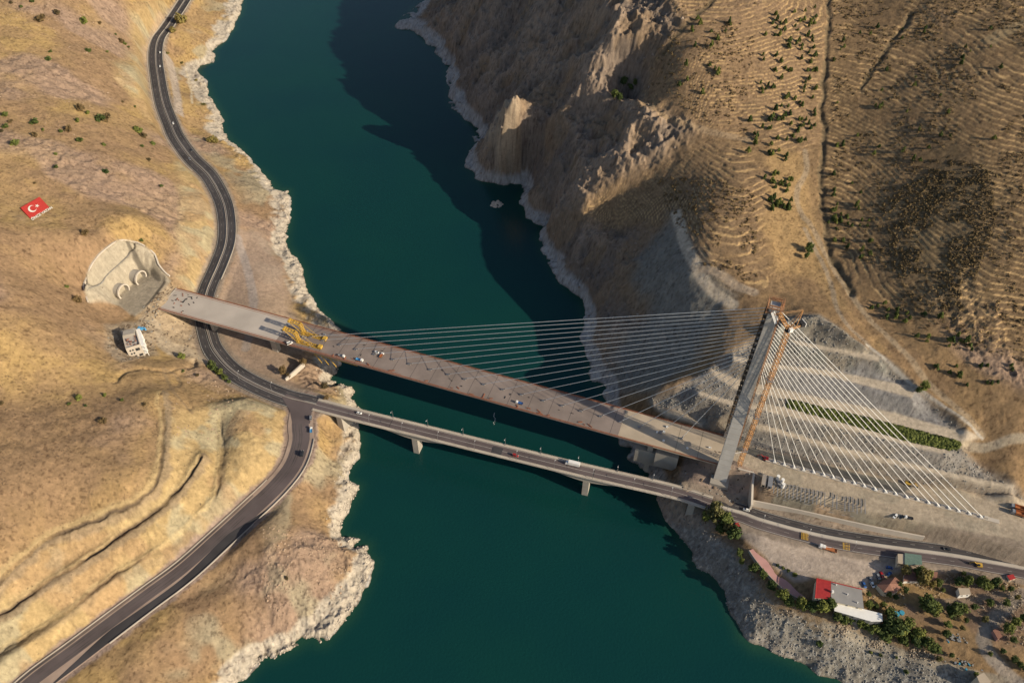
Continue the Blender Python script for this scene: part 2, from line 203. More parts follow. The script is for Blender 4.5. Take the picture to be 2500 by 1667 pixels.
# ---------------------------------------------------------------- the height of the ground
def shore(X, Y):
    dl, _, _ = pdist(X, Y, PL, 90); dr, _, _ = pdist(X, Y, PR, 90)
    il = inside(X, Y, PL); ir = inside(X, Y, PR)
    return np.where(il, dl, np.where(ir, dr, -np.minimum(dl, dr))), il
def height(X, Y, rough=True, info=None):
    X = np.asarray(X, float); Y = np.asarray(Y, float)
    h = bil(T, X, Y, GX0, GY0, GS).astype(np.float32); s, il = shore(X, Y)
    if rough:
        e1 = fbm(X, Y, 16, 4, 11)-0.5; s = s+np.where(np.abs(s) < 80, e1*9, 0)
    w_ = sstep(0, 13, s); prof = np.where(s > 0, 0.75*s, 0.9*s)
    h = np.where(s > 0, np.maximum(h, 1.0)*w_+prof*(1-w_), np.maximum(prof, -14))
    if rough:
        lit = sstep(-1, 6, s)
        sl = mask(X, Y, Z['slopes'], 5); tz = np.maximum.reduce([mask(X, Y, Z[k], 10, 6) for k in ('terr1', 'terr2', 'terr3')])*(1-sl)
        fl = np.maximum.reduce([mask(X, Y, Z[k], 4) for k in ('platform', 'pit', 'park', 'shot', 'flatA', 'yard', 'flag')]+[mask(X, Y, b, 2) for b in bermP])
        rightside = (~il).astype(np.float32)
        gorge = rightside*(1-tz)*(1-sl)*(1-fl)*mask(X, Y, Z['gorge'], 18, 8)*sstep(-10, 25, h)
        cut = np.maximum.reduce([mask(X, Y, Z[k], 8, 4) for k in ('cutA', 'cutU', 'cutB')])
        nat = (1-fl)*(1-0.75*cut)*(1-0.7*sl)
        # broad undulation, crags in the gorge, shore ledges
        h = h+lit*nat*((fbm(X, Y, 60, 4, 21)-0.5)*9*(1-0.4*tz))
        rg = ridged(X*0.8+Y*0.5, Y*0.8-X*0.5, 42, 5, 31)
        north = sstep(430, 620, Y)
        h = h+lit*gorge*((rg-0.62)*(15+20*north)+(ridged(X+3, Y, 15, 4, 35)-.55)*(3.5+3*north))
        q_ = (h*.75+X*.42+Y*.22+(fbm(X, Y, 30, 3, 37)-.5)*16)/5.5; fq = q_-np.floor(q_); h = h+lit*gorge*(sstep(0, .8, fq)-fq)*3.4
        q_ = (h+(fbm(X, Y, 22, 3, 38)-.5)*9)/3.1; fq = q_-np.floor(q_); h = h+lit*gorge*(sstep(.2, .75, fq)-fq)*2.2
        sr_ = mask(X, Y, Z['shoreright'], 10, 4); r2 = ridged(X, Y, 11, 4, 41); shr = sstep(-4, 2, s)*(1-sstep(10, 26, s))*(1-0.5*fl)
        h = h+(r2-0.6)*5.0*shr*(1-.85*sr_)+(fbm(X, Y, 3.2, 2, 43)-0.5)*1.6*shr
        rk = sstep(0.50, 0.66, fbm(X, Y, 70, 3, 51)+0.16*mask(X, Y, Z['rockL'], 20, 8)+0.10*mask(X, Y, Z['knoll'], 6, 4)-.2*rightside)*nat*lit*(1-.8*sr_)
        h = h+rk*(ridged(X, Y, 10, 4, 55)-0.55)*4.6
        h = h+nat*lit*((fbm(X, Y, 6, 3, 61)-0.5)*1.1+(ridged(X*.5+Y*.2, Y*.5, 12, 3, 62)-0.5)*0.9)
        h = h+cut*(1-fl)*((fbm(X, Y, 34, 4, 65)-0.5)*7.0+(ridged(X+Y*.5, Y*.6-X*.3, 24, 4, 66)-0.5)*4.0)
        oc = mask(X, Y, Z['outcrop'], 5, 3); h = h+oc*(5+(ridged(X, Y, 16, 4, 71)-0.5)*14)
        # planted contour terraces
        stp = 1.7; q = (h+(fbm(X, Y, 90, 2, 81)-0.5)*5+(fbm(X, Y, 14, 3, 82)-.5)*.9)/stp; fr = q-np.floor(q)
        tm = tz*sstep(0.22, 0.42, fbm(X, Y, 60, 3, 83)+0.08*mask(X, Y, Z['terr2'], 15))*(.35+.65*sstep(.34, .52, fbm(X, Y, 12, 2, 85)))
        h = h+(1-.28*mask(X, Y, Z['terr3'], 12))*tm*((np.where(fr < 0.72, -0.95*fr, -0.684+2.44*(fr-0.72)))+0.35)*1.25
        # loose stone faces between the berms
        sr_ = mask(X, Y, Z['shoreright'], 10, 4)
        if info is not None: info.update(s=s, il=il, sl=sl, tz=tz, fl=fl, gorge=gorge, cut=cut, rk=rk, rg=rg, r2=r2, fr=fr, tm=tm, oc=oc)
    # engineered faces: straight batters between level berms, and the sprayed bowl at the tunnels
    for zn, feats in BANDS:
        mk = mask(X, Y, Z[zn], 4 if zn != 'cutC' else 13); I = mk > .001
        if not I.any(): continue
        xs, ys_ = X[I], Y[I]; num = 0; den = 0
        for P, zs, poly in feats:
            d, _, zz = pdist(xs, ys_, P, 600, poly, zs)
            if poly: d = np.where(inside(xs, ys_, P), 0, d); zz = np.full_like(d, zs[0])
            if zn == 'cutC': d = np.maximum(d-(9 if len(P) == len(LB) else 2.6), 0)+.2
            w2 = 1/(d+.35)**(1.7 if zn != 'cutC' else 1.35); dmn = d if np.isscalar(num) else np.minimum(dmn, d); num = num+w2*zz; den = den+w2
        hb_ = num/den
        if rough: hb_ = hb_+((fbm(xs, ys_, 2.4, 2, 91)-0.5)*.9+(fbm(xs, ys_, 15, 3, 92)-0.5)*.9)*(1-fl[I])*(1 if zn == 'slopes' else .5)
        if rough and zn == 'cutC': hb_ = hb_+sstep(0, 12, dmn)*((fbm(xs, ys_, 30, 4, 65)-.5)*5+(ridged(xs+ys_*.5, ys_*.6-xs*.3, 18, 4, 66)-.5)*2.6)
        h = h.copy(); h[I] = h[I]*(1-mk[I])+hb_*mk[I]
    # benches cut along the hill above the lower road
    for Wl, am in ((W1, 1.0), (W2, 1.6), (W3, 0.7)):
        if rough: wx_, wy_ = X+(fbm(X, Y, 9, 3, 301)-.5)*5, Y+(fbm(X, Y, 9, 3, 302)-.5)*5
        else: wx_, wy_ = X, Y
        d, sgn, _ = pdist(wx_, wy_, Wl, 12); h = h-am*.9*np.exp(-(d/1.2)**2)*(.25+1.3*sstep(.3, .7, fbm(X, Y, 20, 2, 303)) if rough else 1)
    if rough:
        for Gl in GUL:
            d, _, _ = pdist(X+(fbm(X, Y, 12, 3, 311)-.5)*7, Y, Gl, 14); h = h-1.9*np.exp(-(d/2.4)**2)*(.4+fbm(X, Y, 18, 2, 312))
    # roads are cut and filled into the slopes
    for Lr, hw, mg in ((LA, 9.5, 9), (LB, 11, 9), (LCf, 10, 6), (LP, 15, 5)):
        d, _, zz = pdist(X, Y, Lr[:, :2], hw+mg, False, Lr[:, 2]); wr = (1-sstep(hw, hw+mg, d))
        if Lr is LA:
            pass
        h = np.where(d < hw+mg-0.01, h*(1-wr)+(zz-0.35)*wr, h)
    return h
GUL = [smooth_line(cpoly(q), 6) for q in ([(2030,-60),(2022,80),(2012,200),(2012,330),(2005,440),(2012,530),(2030,620),(2080,720)], [(2225,35),(2180,100),(2130,170),(2098,220)], [(1620,130),(1690,50),(1740,0),(1790,-50)], [(480,880),(455,905),(430,930),(470,1000)], [(480,880),(400,905),(330,900),(280,930)])]
# ---------------------------------------------------------------- basics for building
def tag(o, label=None, cat=None, group=None, kind=None):
    if label: o['label'] = label
    if cat: o['category'] = cat
    if group: o['group'] = group
    if kind: o['kind'] = kind
    return o
def node_mat(name, col, rough=0.85, var=0.18, scale=0.6, spec=0.25, metal=0.0, bump=0.0, stain=None, coords='Object'):
    m = bpy.data.materials.new(name); m.use_nodes = True; t = m.node_tree; b = t.nodes['Principled BSDF']
    b.inputs['Roughness'].default_value = rough; b.inputs['Specular IOR Level'].default_value = spec; b.inputs['Metallic'].default_value = metal
    tc = t.nodes.new('ShaderNodeTexCoord'); nz = t.nodes.new('ShaderNodeTexNoise'); nz.inputs['Scale'].default_value = scale; nz.inputs['Detail'].default_value = 6
    t.links.new(tc.outputs[coords], nz.inputs['Vector'])
    rp = t.nodes.new('ShaderNodeValToRGB'); rp.color_ramp.elements[0].position = 0.3; rp.color_ramp.elements[1].position = 0.7
    c2 = stain if stain else tuple(c*(1-var) for c in col); c1 = tuple(min(1, c*(1+var)) for c in col)
    rp.color_ramp.elements[0].color = (*c2, 1); rp.color_ramp.elements[1].color = (*c1, 1)
    t.links.new(nz.outputs['Fac'], rp.inputs['Fac']); t.links.new(rp.outputs[0], b.inputs['Base Color'])
    if bump:
        bp = t.nodes.new('ShaderNodeBump'); bp.inputs['Strength'].default_value = bump; bp.inputs['Distance'].default_value = 0.3
        t.links.new(nz.outputs['Fac'], bp.inputs['Height']); t.links.new(bp.outputs[0], b.inputs['Normal'])
    return m
M = {}
def mat(k, col, **kw): M[k] = node_mat(k, col, **kw)
mat('concrete', (.34,.31,.27), scale=.12, var=.12); mat('pale_concrete', (.46,.41,.35), scale=.08, var=.10); mat('deck_brown', (.215,.175,.155), scale=.06, var=.2)
mat('deck_pale', (.43,.38,.33), scale=.05, var=.12); mat('pylon', (.47,.45,.42), scale=.15, var=.12); mat('asphalt', (.050,.047,.05), scale=.05, var=.3, rough=.9)
mat('tyre_mark', (.085,.074,.072), scale=.1, var=.3, rough=.95); mat('asphalt_old', (.11,.088,.088), scale=.05, var=.2, rough=.92); mat('gravel_pink', (.33,.25,.20), scale=.08, var=.2); mat('line', (.42,.40,.36), scale=.5, var=.1)
mat('cable', (.72,.72,.70), rough=.5, var=.03); mat('scaffold', (.36,.19,.10), scale=1, var=.3); mat('orange', (.48,.26,.11), rough=.6, var=.15, scale=1); mat('yellow', (.50,.31,.055), rough=.6, var=.15, scale=1)
mat('rust', (.26,.10,.055), scale=.5, var=.3); mat('steel', (.32,.32,.33), rough=.5, metal=.6, var=.1); mat('dark', (.03,.03,.033), var=.3)
mat('glass', (.02,.028,.035), rough=.12, spec=.6, var=.1); mat('tyre', (.02,.02,.02), var=.1); mat('white', (.74,.73,.70), rough=.55, var=.05, scale=.4)
mat('car_white', (.78,.78,.76), rough=.3, var=.03, spec=.5); mat('car_red', (.36,.02,.02), rough=.3, var=.05, spec=.5); mat('car_blue', (.03,.10,.30), rough=.3, var=.05, spec=.5)
mat('car_dark', (.025,.027,.032), rough=.3, var=.05, spec=.5); mat('car_grey', (.22,.23,.25), rough=.3, var=.05, spec=.5); mat('truck_orange', (.38,.14,.055), rough=.5, var=.1)
mat('light_blue', (.08,.30,.55), rough=.6, var=.1); mat('roof_red', (.33,.03,.03), rough=.6, var=.12); mat('roof_grey', (.27,.26,.25), rough=.7, var=.08, scale=.2)
mat('roof_tile', (.24,.12,.085), rough=.8, var=.25, scale=2); mat('wall_cream', (.62,.55,.42), var=.08); mat('canopy', (.12,.18,.15), rough=.6, var=.15); mat('pink_path', (.42,.235,.215), scale=.15, var=.1)
mat('flag_red', (.50,.045,.035), scale=1.2, var=.2); mat('flag_white', (.72,.68,.60), scale=1.0, var=.12); mat('bark', (.10,.07,.05), var=.2)
mat('rock_pale', (.44,.38,.31), scale=.6, var=.25, bump=.5); mat('stone_grey', (.22,.21,.19), scale=.5, var=.3); mat('shotcrete', (.44,.39,.30), scale=.15, var=.12)
mat('dirt_pale', (.40,.33,.25), scale=.1, var=.12); mat('cliff_rock', (.25,.195,.15), scale=.3, var=.3); mat('hill_stone', (.33,.24,.17), scale=.4, var=.25); mat('tank_blue', (.05,.28,.42), var=.1); mat('dark_soil', (.13,.095,.065), scale=.3, var=.25)
def leaf_mat(k, col):
    m = bpy.data.materials.new(k); m.use_nodes = True; t = m.node_tree; b = t.nodes['Principled BSDF']; b.inputs['Roughness'].default_value = .8; b.inputs['Specular IOR Level'].default_value = .15
    oi = t.nodes.new('ShaderNodeObjectInfo'); tc = t.nodes.new('ShaderNodeTexCoord'); nz = t.nodes.new('ShaderNodeTexNoise'); nz.inputs['Scale'].default_value = .9; nz.inputs['Detail'].default_value = 3
    t.links.new(tc.outputs['Object'], nz.inputs['Vector'])
    ad = t.nodes.new('ShaderNodeMath'); ad.operation = 'MULTIPLY_ADD'; ad.inputs[1].default_value = .5; t.links.new(oi.outputs['Random'], ad.inputs[0]); t.links.new(nz.outputs['Fac'], ad.inputs[2])
    rp = t.nodes.new('ShaderNodeValToRGB'); e = rp.color_ramp.elements; e[0].position = .35; e[1].position = 1.0
    e[0].color = (col[0]*.65, col[1]*.7, col[2]*.7, 1); e[1].color = (min(1, col[0]*1.9), col[1]*1.45, col[2]*1.1, 1)
    t.links.new(ad.outputs[0], rp.inputs[0]); t.links.new(rp.outputs[0], b.inputs['Base Color']); M[k] = m
leaf_mat('leaf_dark', (.048,.078,.028)); leaf_mat('leaf_mid', (.085,.12,.038)); leaf_mat('leaf_olive', (.11,.115,.05)); leaf_mat('leaf_grey', (.085,.075,.045))
class MB:
    def __init__(s): s.v = []; s.f = []; s.m = []
    def add(s, vs, fs, mi=0):
        o = len(s.v); s.v += [tuple(map(float, v)) for v in vs]; s.f += [tuple(i+o for i in f) for f in fs]; s.m += [mi]*len(fs); return s
    def box(s, c, d, rz=0, mi=0, taper=1.0, tilt=None):
        cx, cy, cz = c; dx, dy, dz = d[0]/2, d[1]/2, d[2]/2; cs, sn = math.cos(rz), math.sin(rz); vs = []
        for k, zz in ((1, -dz), (taper, dz)):
            for x, y in ((-dx, -dy), (dx, -dy), (dx, dy), (-dx, dy)): vs.append((cx+(x*cs-y*sn)*k, cy+(x*sn+y*cs)*k, cz+zz))
        return s.add(vs, [(3,2,1,0),(4,5,6,7),(0,1,5,4),(1,2,6,5),(2,3,7,6),(3,0,4,7)], mi)
    def prism(s, poly, z0, z1, mi=0):
        nn = len(poly); a = sum(poly[i][0]*poly[(i+1) % nn][1]-poly[(i+1) % nn][0]*poly[i][1] for i in range(nn))
        if a < 0: poly = poly[::-1]
        vs = [(p[0], p[1], z0) for p in poly]+[(p[0], p[1], z1) for p in poly]
        return s.add(vs, [tuple(range(nn))[::-1], tuple(range(nn, 2*nn))]+[(i, (i+1) % nn, nn+(i+1) % nn, nn+i) for i in range(nn)], mi)
    def tube(s, a, b, r, n=6, r2=None, mi=0):
        a = Vector(a); b = Vector(b); d = b-a
        if d.length < 1e-6: return s
        q = d.normalized().to_track_quat('Z', 'Y'); r2 = r if r2 is None else r2; vs = []
        for p, rr in ((a, r), (b, r2)):
            for i in range(n): t = 2*math.pi*i/n; vs.append(p+q@Vector((rr*math.cos(t), rr*math.sin(t), 0)))
        return s.add(vs, [(i, (i+1) % n, n+(i+1) % n, n+i) for i in range(n)]+[tuple(range(n))[::-1], tuple(range(n, 2*n))], mi)
    def lattice(s, a, b, w0, bay, r, up=(0, 0, 1), h0=None, mi=0):
        """four-chord truss between two points with diagonals"""
        a = Vector(a); b = Vector(b); d = (b-a).normalized(); u = Vector(up); x = d.cross(u)
        if x.length < .01: x = Vector((1, 0, 0))
        x.normalize(); y = x.cross(d).normalized(); h0 = w0 if h0 is None else h0; nn = max(2, int((b-a).length/bay))
        cs = [(-1,-1),(1,-1),(1,1),(-1,1)]
        P = [[a+(b-a)*(k/nn)+x*(w0/2*i)+y*(h0/2*j) for i, j in cs] for k in range(nn+1)]
        for q in range(4): s.tube(P[0][q], P[nn][q], r, 4, mi=mi)
        for k in range(nn+1):
            for q in range(4):
                s.tube(P[k][q], P[k][(q+1) % 4], r*.7, 3, mi=mi)
                if k < nn: s.tube(P[k][q], P[k+1][(q+1) % 4] if k % 2 else P[k+1][(q+3) % 4], r*.7, 3, mi=mi)
        return s
    def build(s, name, mats, parent=None, loc=None, smooth=False):
        me = bpy.data.meshes.new(name); me.from_pydata(s.v, [], s.f); mats = mats if isinstance(mats, list) else [mats]
        for m_ in mats: me.materials.append(M[m_] if isinstance(m_, str) else m_)
        if len(mats) > 1: me.polygons.foreach_set('material_index', s.m)
        if smooth: me.polygons.foreach_set('use_smooth', [True]*len(me.polygons))
        me.update(); o = bpy.data.objects.new(name, me); C.objects.link(o)
        if parent: o.parent = parent
        if loc is not None: o.location = loc
        return o
def empty(name, loc=(0, 0, 0), rz=0, **k):
    o = bpy.data.objects.new(name, None); C.objects.link(o); o.location = loc; o.rotation_euler = (0, 0, rz); o.empty_display_size = 1; tag(o, **k); return o
def copy_tree(o, parent=None):
    c = o.copy(); C.objects.link(c); c.parent = parent
    for ch in o.children: copy_tree(ch, c)
    return c
def W(px, py, z): return Vector([float(q) for q in un(px, py, z)])
def heading(p, q, z=30): a, b = W(*p, z), W(*q, z); return math.atan2(b.y-a.y, b.x-a.x)
ORD = ['first','second','third','fourth','fifth','sixth','seventh','eighth','ninth','tenth','eleventh','twelfth','thirteenth','fourteenth','fifteenth','sixteenth','seventeenth','eighteenth','nineteenth','twentieth','twenty-first']
# ---------------------------------------------------------------- terrain mesh
rng = np.random.RandomState(7)
QUAL = 1.0
ys = [-700., -300., -50., 60., 110.]; y = 135.0
while y < 1330: ys.append(y); y += (0.62+max(0, y-190)*0.00115+max(0, y-620)*0.0012)/QUAL
ys += [1380, 1500, 1800, 2400, 3400, 5200]; ys = np.array(ys)
NC = int(1350*QUAL); u = np.linspace(-1, 1, NC); ue = np.sign(u)*np.where(np.abs(u) > .985, 1+(np.abs(u)-.985)/.015*5, np.abs(u)/.985)
Wd = 300+0.49*np.clip(ys, 0, 1400); XX = ue[None, :]*Wd[:, None]; YY = np.repeat(ys[:, None], NC, 1)
info = {}
HH = height(XX, YY, True, info)
G2x = np.arange(-700, 700, 2.0); G2y = np.arange(120, 1300, 2.0); mx, my = np.meshgrid(G2x, G2y); HG = height(mx, my, True).astype(np.float32)
def ground(px, py):
    """photo point -> point on the finished ground"""
    P = cast(px, py, HG, -700, 120, 2.0); P[:, 2] = height(P[:, 0], P[:, 1]); return P
def gp(px, py): return Vector([float(q) for q in ground(px, py)[0]])
def gz(x, y): return float(height(np.array([x]), np.array([y]))[0])
# ---- what the ground is made of
def mixc(c, col, m_):
    for k in range(3): c[k] = c[k]*(1-m_)+col[k]*m_
n1 = fbm(XX, YY, 90, 4, 101); n2 = fbm(XX, YY, 22, 4, 111); n3 = fbm(XX, YY, 5, 3, 121); n4 = fbm(XX, YY, 1.6, 2, 131)
il = info['il'].astype(np.float32); s = info['s']; ri = 1-il
c = [np.zeros_like(HH)+v for v in (.325,.22,.113)]
mixc(c, (.385,.265,.115), sstep(.45, .62, n2)*.75*il)              # dry yellow grass
mixc(c, (.25,.165,.105), sstep(.48, .62, n1)*.7)                 # bare brown soil
mixc(c, (.25,.165,.10), mask(XX, YY, Z['brownL'], 25, 12)*.8)
mixc(c, (.225,.15,.085), ri*.85)                                # right bank soil
mixc(c, (.27,.18,.095), ri*sstep(.4, .62, n2)*.7)
mixc(c, (.30,.215,.165), info['rk']*.75)
mixc(c, (.205,.165,.135), info['gorge']*.85); mixc(c, (.27,.19,.12), info['gorge']*sstep(.5, .62, n2)*.7); mixc(c, (.33,.25,.185), info['gorge']*sstep(.64, .80, info['rg'])*.65)
sl = info['sl']; fl = info['fl']; cut = info['cut']; tm = info['tm']; fr = info['fr']
tr = mask(XX, YY, Z['terr1'], 14, 6); t3 = mask(XX, YY, Z['terr3'], 10, 6); t2 = mask(XX, YY, Z['terr2'], 14, 6)
mixc(c, (.245,.165,.10), tr*.85); mixc(c, (.18,.122,.07), t3*.8); mixc(c, (.22,.15,.09), t2*.7)
mixc(c, (.12,.10,.06), mask(XX, YY, Z['brush'], 25, 15)*.5)
mixc(c, (.50,.34,.17), tm*sstep(.50, .60, fr)*(1-sstep(.74, .82, fr))*.95)   # terrace bunds brightened as if sunlit, in the ground colour
mixc(c, (.12,.09,.06), tm*sstep(.84, .92, fr)*.65)  # shade on the terrace risers painted in
mixc(c, (.35,.235,.115), mask(XX, YY, Z['trail'], 6, 5)*.9)
yc = (.41, .30, .15)
mixc(c, yc, cut*.9); mixc(c, (.37,.325,.215), cut*sstep(.47, .58, n2)*.8); mixc(c, (.36,.235,.13), cut*sstep(.54, .64, fbm(XX, YY, 26, 3, 141))*.6)
mixc(c, (.29,.25,.17), mask(XX, YY, Z['knoll'], 8, 5)*0)
talus = sstep(.52, .62, fbm(XX, YY, 34, 3, 151))*il*(1-cut)*sstep(60, 25, s)
mixc(c, (.33,.295,.205), talus*.7)
mixc(c, (.35,.265,.21), mask(XX, YY, Z['flatA'], 7, 5)*.8)
mixc(c, (.40,.35,.27), mask(XX, YY, Z['shot'], 1.5)); mixc(c, (.38,.31,.22), mask(XX, YY, Z['path'], 2, 1))
mixc(c, (.40,.32,.225), mask(XX, YY, Z['yardL'], 5, 5)*.75); mixc(c, (.36,.29,.21), mask(XX, YY, Z['siteL'], 3, 3)*.85); mixc(c, (.17,.13,.09), mask(XX, YY, Z['siteL'], 3, 3)*sstep(.54, .6, n3)*.8)
mixc(c, (.20,.20,.18), mask(XX, YY, Z['greyfill'], 9, 6)*.85)
mixc(c, (.265,.25,.23), sl*.92); mixc(c, (.17,.175,.155), sl*sstep(74, 80, HH)*.8); mixc(c, (.27,.225,.17), sl*sstep(.5, .62, n2)*.6)
mixc(c, (.13,.115,.10), sl*sstep(.55, .70, n4)*.55); mixc(c, (.36,.33,.29), sl*sstep(.55, .70, fbm(XX, YY, 2.2, 2, 161))*.35)
mixc(c, (.22,.215,.215), mask(XX, YY, Z['fine1'], 3)*.8)
for b in bermP: mixc(c, (.54,.455,.35), mask(XX, YY, b, 1.3)*.97)
mixc(c, (.45,.375,.285), mask(XX, YY, Z['platform'], 2.5, 1)*.95); mixc(c, (.35,.305,.235), mask(XX, YY, Z['platform'], 2.5, 1)*sstep(.5, .62, n2)*.7)
mixc(c, (.215,.20,.16), mask(XX, YY, Z['dirtright'], 3, 1)*.9); mixc(c, (.29,.20,.13), mask(XX, YY, Z['dirtright'], 3, 1)*sstep(.52, .62, n2)*.7)
mixc(c, (.13,.13,.12), mask(XX, YY, Z['lane'], 1.0)*.85)
mixc(c, (.36,.275,.22), mask(XX, YY, Z['pit'], 2, 1)*.95)
mixc(c, (.47,.39,.325), mask(XX, YY, Z['park'], 2.5, 1.5)*.95)
mixc(c, (.24,.165,.12), mask(XX, YY, Z['yard'], 8, 5)*.8); mixc(c, (.33,.22,.10), mask(XX, YY, Z['yard'], 8, 5)*sstep(.5, .6, n2)*.8)
sr = mask(XX, YY, Z['shoreright'], 7, 5); mixc(c, (.225,.215,.19), sr*.9); mixc(c, (.30,.21,.11), sr*sstep(12, 20, HH)*sstep(.45, .6, n2)); mixc(c, (.33,.315,.28), sr*sstep(.56, .68, n4)*.7)
mixc(c, (.06,.075,.03), mask(XX, YY, Z['hedge'], 1.5)*.7)
mixc(c, (.42,.33,.235), info['oc']*.8)
# bleached band left by the falling reservoir
band = (1-sstep(5.5, 8.5, HH+(n2-.5)*9+(n3-.5)*3))*(1-sstep(24, 38, s))
mixc(c, (.46,.405,.33), band*il*.95); mixc(c, (.40,.35,.28), band*il*sstep(.5, .64, n3)*.6)
band_r = (1-sstep(9.5, 13.5, HH+(n2-.5)*8))*(1-sstep(20, 30, s)); mixc(c, (.38,.36,.335), band_r*ri*(1-sr)*.9); mixc(c, (.47,.44,.40), band*ri*(1-sr)*sstep(.5, .62, n3)*.5)
mixc(c, (.14,.12,.085), (1-sstep(.1, .8, HH))*.8)
# dark seam along the bench ditches, shoulders of the roads
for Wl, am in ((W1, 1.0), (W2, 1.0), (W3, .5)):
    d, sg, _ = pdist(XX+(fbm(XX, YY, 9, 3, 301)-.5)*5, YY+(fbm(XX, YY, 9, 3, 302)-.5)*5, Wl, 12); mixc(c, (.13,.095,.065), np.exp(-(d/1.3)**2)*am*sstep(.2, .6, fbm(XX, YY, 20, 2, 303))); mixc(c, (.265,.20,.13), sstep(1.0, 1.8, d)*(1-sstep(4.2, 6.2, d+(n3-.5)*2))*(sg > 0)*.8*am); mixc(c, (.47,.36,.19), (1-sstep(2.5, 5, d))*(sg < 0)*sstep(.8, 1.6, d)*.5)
for Lr, hw in ((LA, 10.5), (LC, 11)):
    d, _, _ = pdist(XX, YY, Lr[:, :2], 20); mixc(c, (.29,.235,.185), (1-sstep(hw, hw+3, d+(n3-.5)*3))*.9)
d, _, _ = pdist(XX, YY, LB[:, :2], 24); mixc(c, (.30,.225,.185), (1-sstep(11.5, 14, d+(n3-.5)*4))*.95)
tracks = [(325,612)]
def track(pts, wid, col, k=.8):
    P = smooth_line(cpoly(pts), 5); d, _, _ = pdist(XX, YY, P, wid+4); mixc(c, col, (1-sstep(wid*.6, wid+.8, d+(n3-.5)*1.2))*k)
track([(580,584),(602,652),(616,710),(618,751),(612,800),(600,850)], 4.2, (.33,.28,.25), .95)
mixc(c, (.335,.29,.225), mask(XX, YY, un([q[0] for q in FLOOR], [q[1] for q in FLOOR], 44)[:, :2], 1.5)*.9)
for pl_, w_ in (([(318,605),(330,622),(334,632)], 1.6), ([(336,640),(345,655),(358,672)], 2.6), ([(372,664),(380,672),(387,682)], 2.2), ([(402,690),(385,712),(372,728),(352,750)], 1.4)): track(pl_, w_, (.12,.105,.085), .85)
track([(414,150),(424,190),(432,235),(438,280)], 4.5, (.37,.31,.26), .9)
track([(455,175),(465,215),(470,255)], 1.0, (.5,.42,.3), .9)
track([(400,20),(385,10),(350,95),(347,130)], 1.2, (.42,.31,.2), .9)
track([(2352,1085),(2420,1087),(2460,1072),(2500,1068),(2600,1080)], 3.2, (.36,.30,.22), .95)
track([(1560,255),(1610,285),(1700,315),(1770,330),(1840,345)], 3.2, (.33,.24,.15), .9)
track([(1650,522),(1660,550),(1670,590),(1690,630),(1715,680),(1740,710),(1790,745)], 4.6, (.50,.42,.32), .95)
track([(1715,655),(1760,670),(1800,700),(1840,715)], 4, (.38,.30,.22), .9)
track([(1965,370),(1968,420),(1945,470),(1955,520),(1985,560),(2030,640),(2090,740),(2170,830),(2260,930),(2400,1060)], 2.6, (.33,.255,.17), .85)
track([(1965,560),(2010,640),(2030,700),(2060,780),(2120,845)], 2.0, (.29,.24,.18), .7)
track([(2115,843),(2237,945),(2300,990),(2400,1068)], .8, (.46,.42,.36), .9)
track([(2500,1450),(2460,1480),(2420,1520),(2400,1560),(2430,1610),(2500,1670),(2560,1720)], 4.5, (.31,.265,.22), .95)
track([(2280,1470),(2360,1465),(2440,1450),(2500,1445)], 2.5, (.28,.22,.17), .7)
track([(2010,1530),(2090,1558),(2180,1585),(2280,1620),(2360,1635),(2460,1660)], 2.6, (.32,.28,.22), .85)
for Gl in GUL[:3]: d, _, _ = pdist(XX+(fbm(XX, YY, 12, 3, 311)-.5)*7, YY, Gl, 14); mixc(c, (.12,.095,.06), (1-sstep(1.2, 4.2, d+(n3-.5)*3))*.75)  # gully shadow darkened into the ground colour
track([(395,960),(440,930),(400,900),(420,950),(470,1010)], 1.0, (.22,.16,.10), .6)
track([(2420,100),(2460,75),(2500,60)], 8, (.34,.25,.14), .8)
n5 = fbm(XX+9, YY, .9, 1, 133); g = .70+.36*n4+.26*n5*(1-.6*fl)+.26*(n3-.5)*(1-.5*fl)+.14*(info['r2']-.5)-.05
spk = sstep(.66, .76, fbm(XX+31, YY, 1.5, 2, 171)+.12*(fbm(XX, YY, 30, 2, 172)-.5))*(1-fl)*(1-.6*cut)*.55  # dark specks painted for small shrubs and rock shadows
for k in range(3): c[k] = np.clip(c[k]*g*(1-spk*(.72, .76, .74)[k]), .01, .85)
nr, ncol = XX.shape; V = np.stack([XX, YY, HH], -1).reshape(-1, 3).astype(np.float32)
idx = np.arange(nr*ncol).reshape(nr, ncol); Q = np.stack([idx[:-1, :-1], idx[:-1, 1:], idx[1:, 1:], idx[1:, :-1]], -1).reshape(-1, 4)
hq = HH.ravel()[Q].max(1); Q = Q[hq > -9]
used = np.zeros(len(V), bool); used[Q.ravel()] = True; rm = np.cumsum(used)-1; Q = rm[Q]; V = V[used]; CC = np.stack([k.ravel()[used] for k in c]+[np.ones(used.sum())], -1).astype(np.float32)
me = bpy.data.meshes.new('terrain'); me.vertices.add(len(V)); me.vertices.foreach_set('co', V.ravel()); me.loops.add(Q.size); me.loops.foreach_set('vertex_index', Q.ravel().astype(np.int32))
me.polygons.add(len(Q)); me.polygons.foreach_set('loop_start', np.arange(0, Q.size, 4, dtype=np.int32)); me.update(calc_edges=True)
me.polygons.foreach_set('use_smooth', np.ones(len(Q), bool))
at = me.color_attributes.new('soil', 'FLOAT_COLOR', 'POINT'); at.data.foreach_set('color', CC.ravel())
m = bpy.data.materials.new('soil'); m.use_nodes = True; t = m.node_tree; b = t.nodes['Principled BSDF']; b.inputs['Roughness'].default_value = .95; b.inputs['Specular IOR Level'].default_value = .1
a_ = t.nodes.new('ShaderNodeVertexColor'); a_.layer_name = 'soil'; tc = t.nodes.new('ShaderNodeTexCoord')
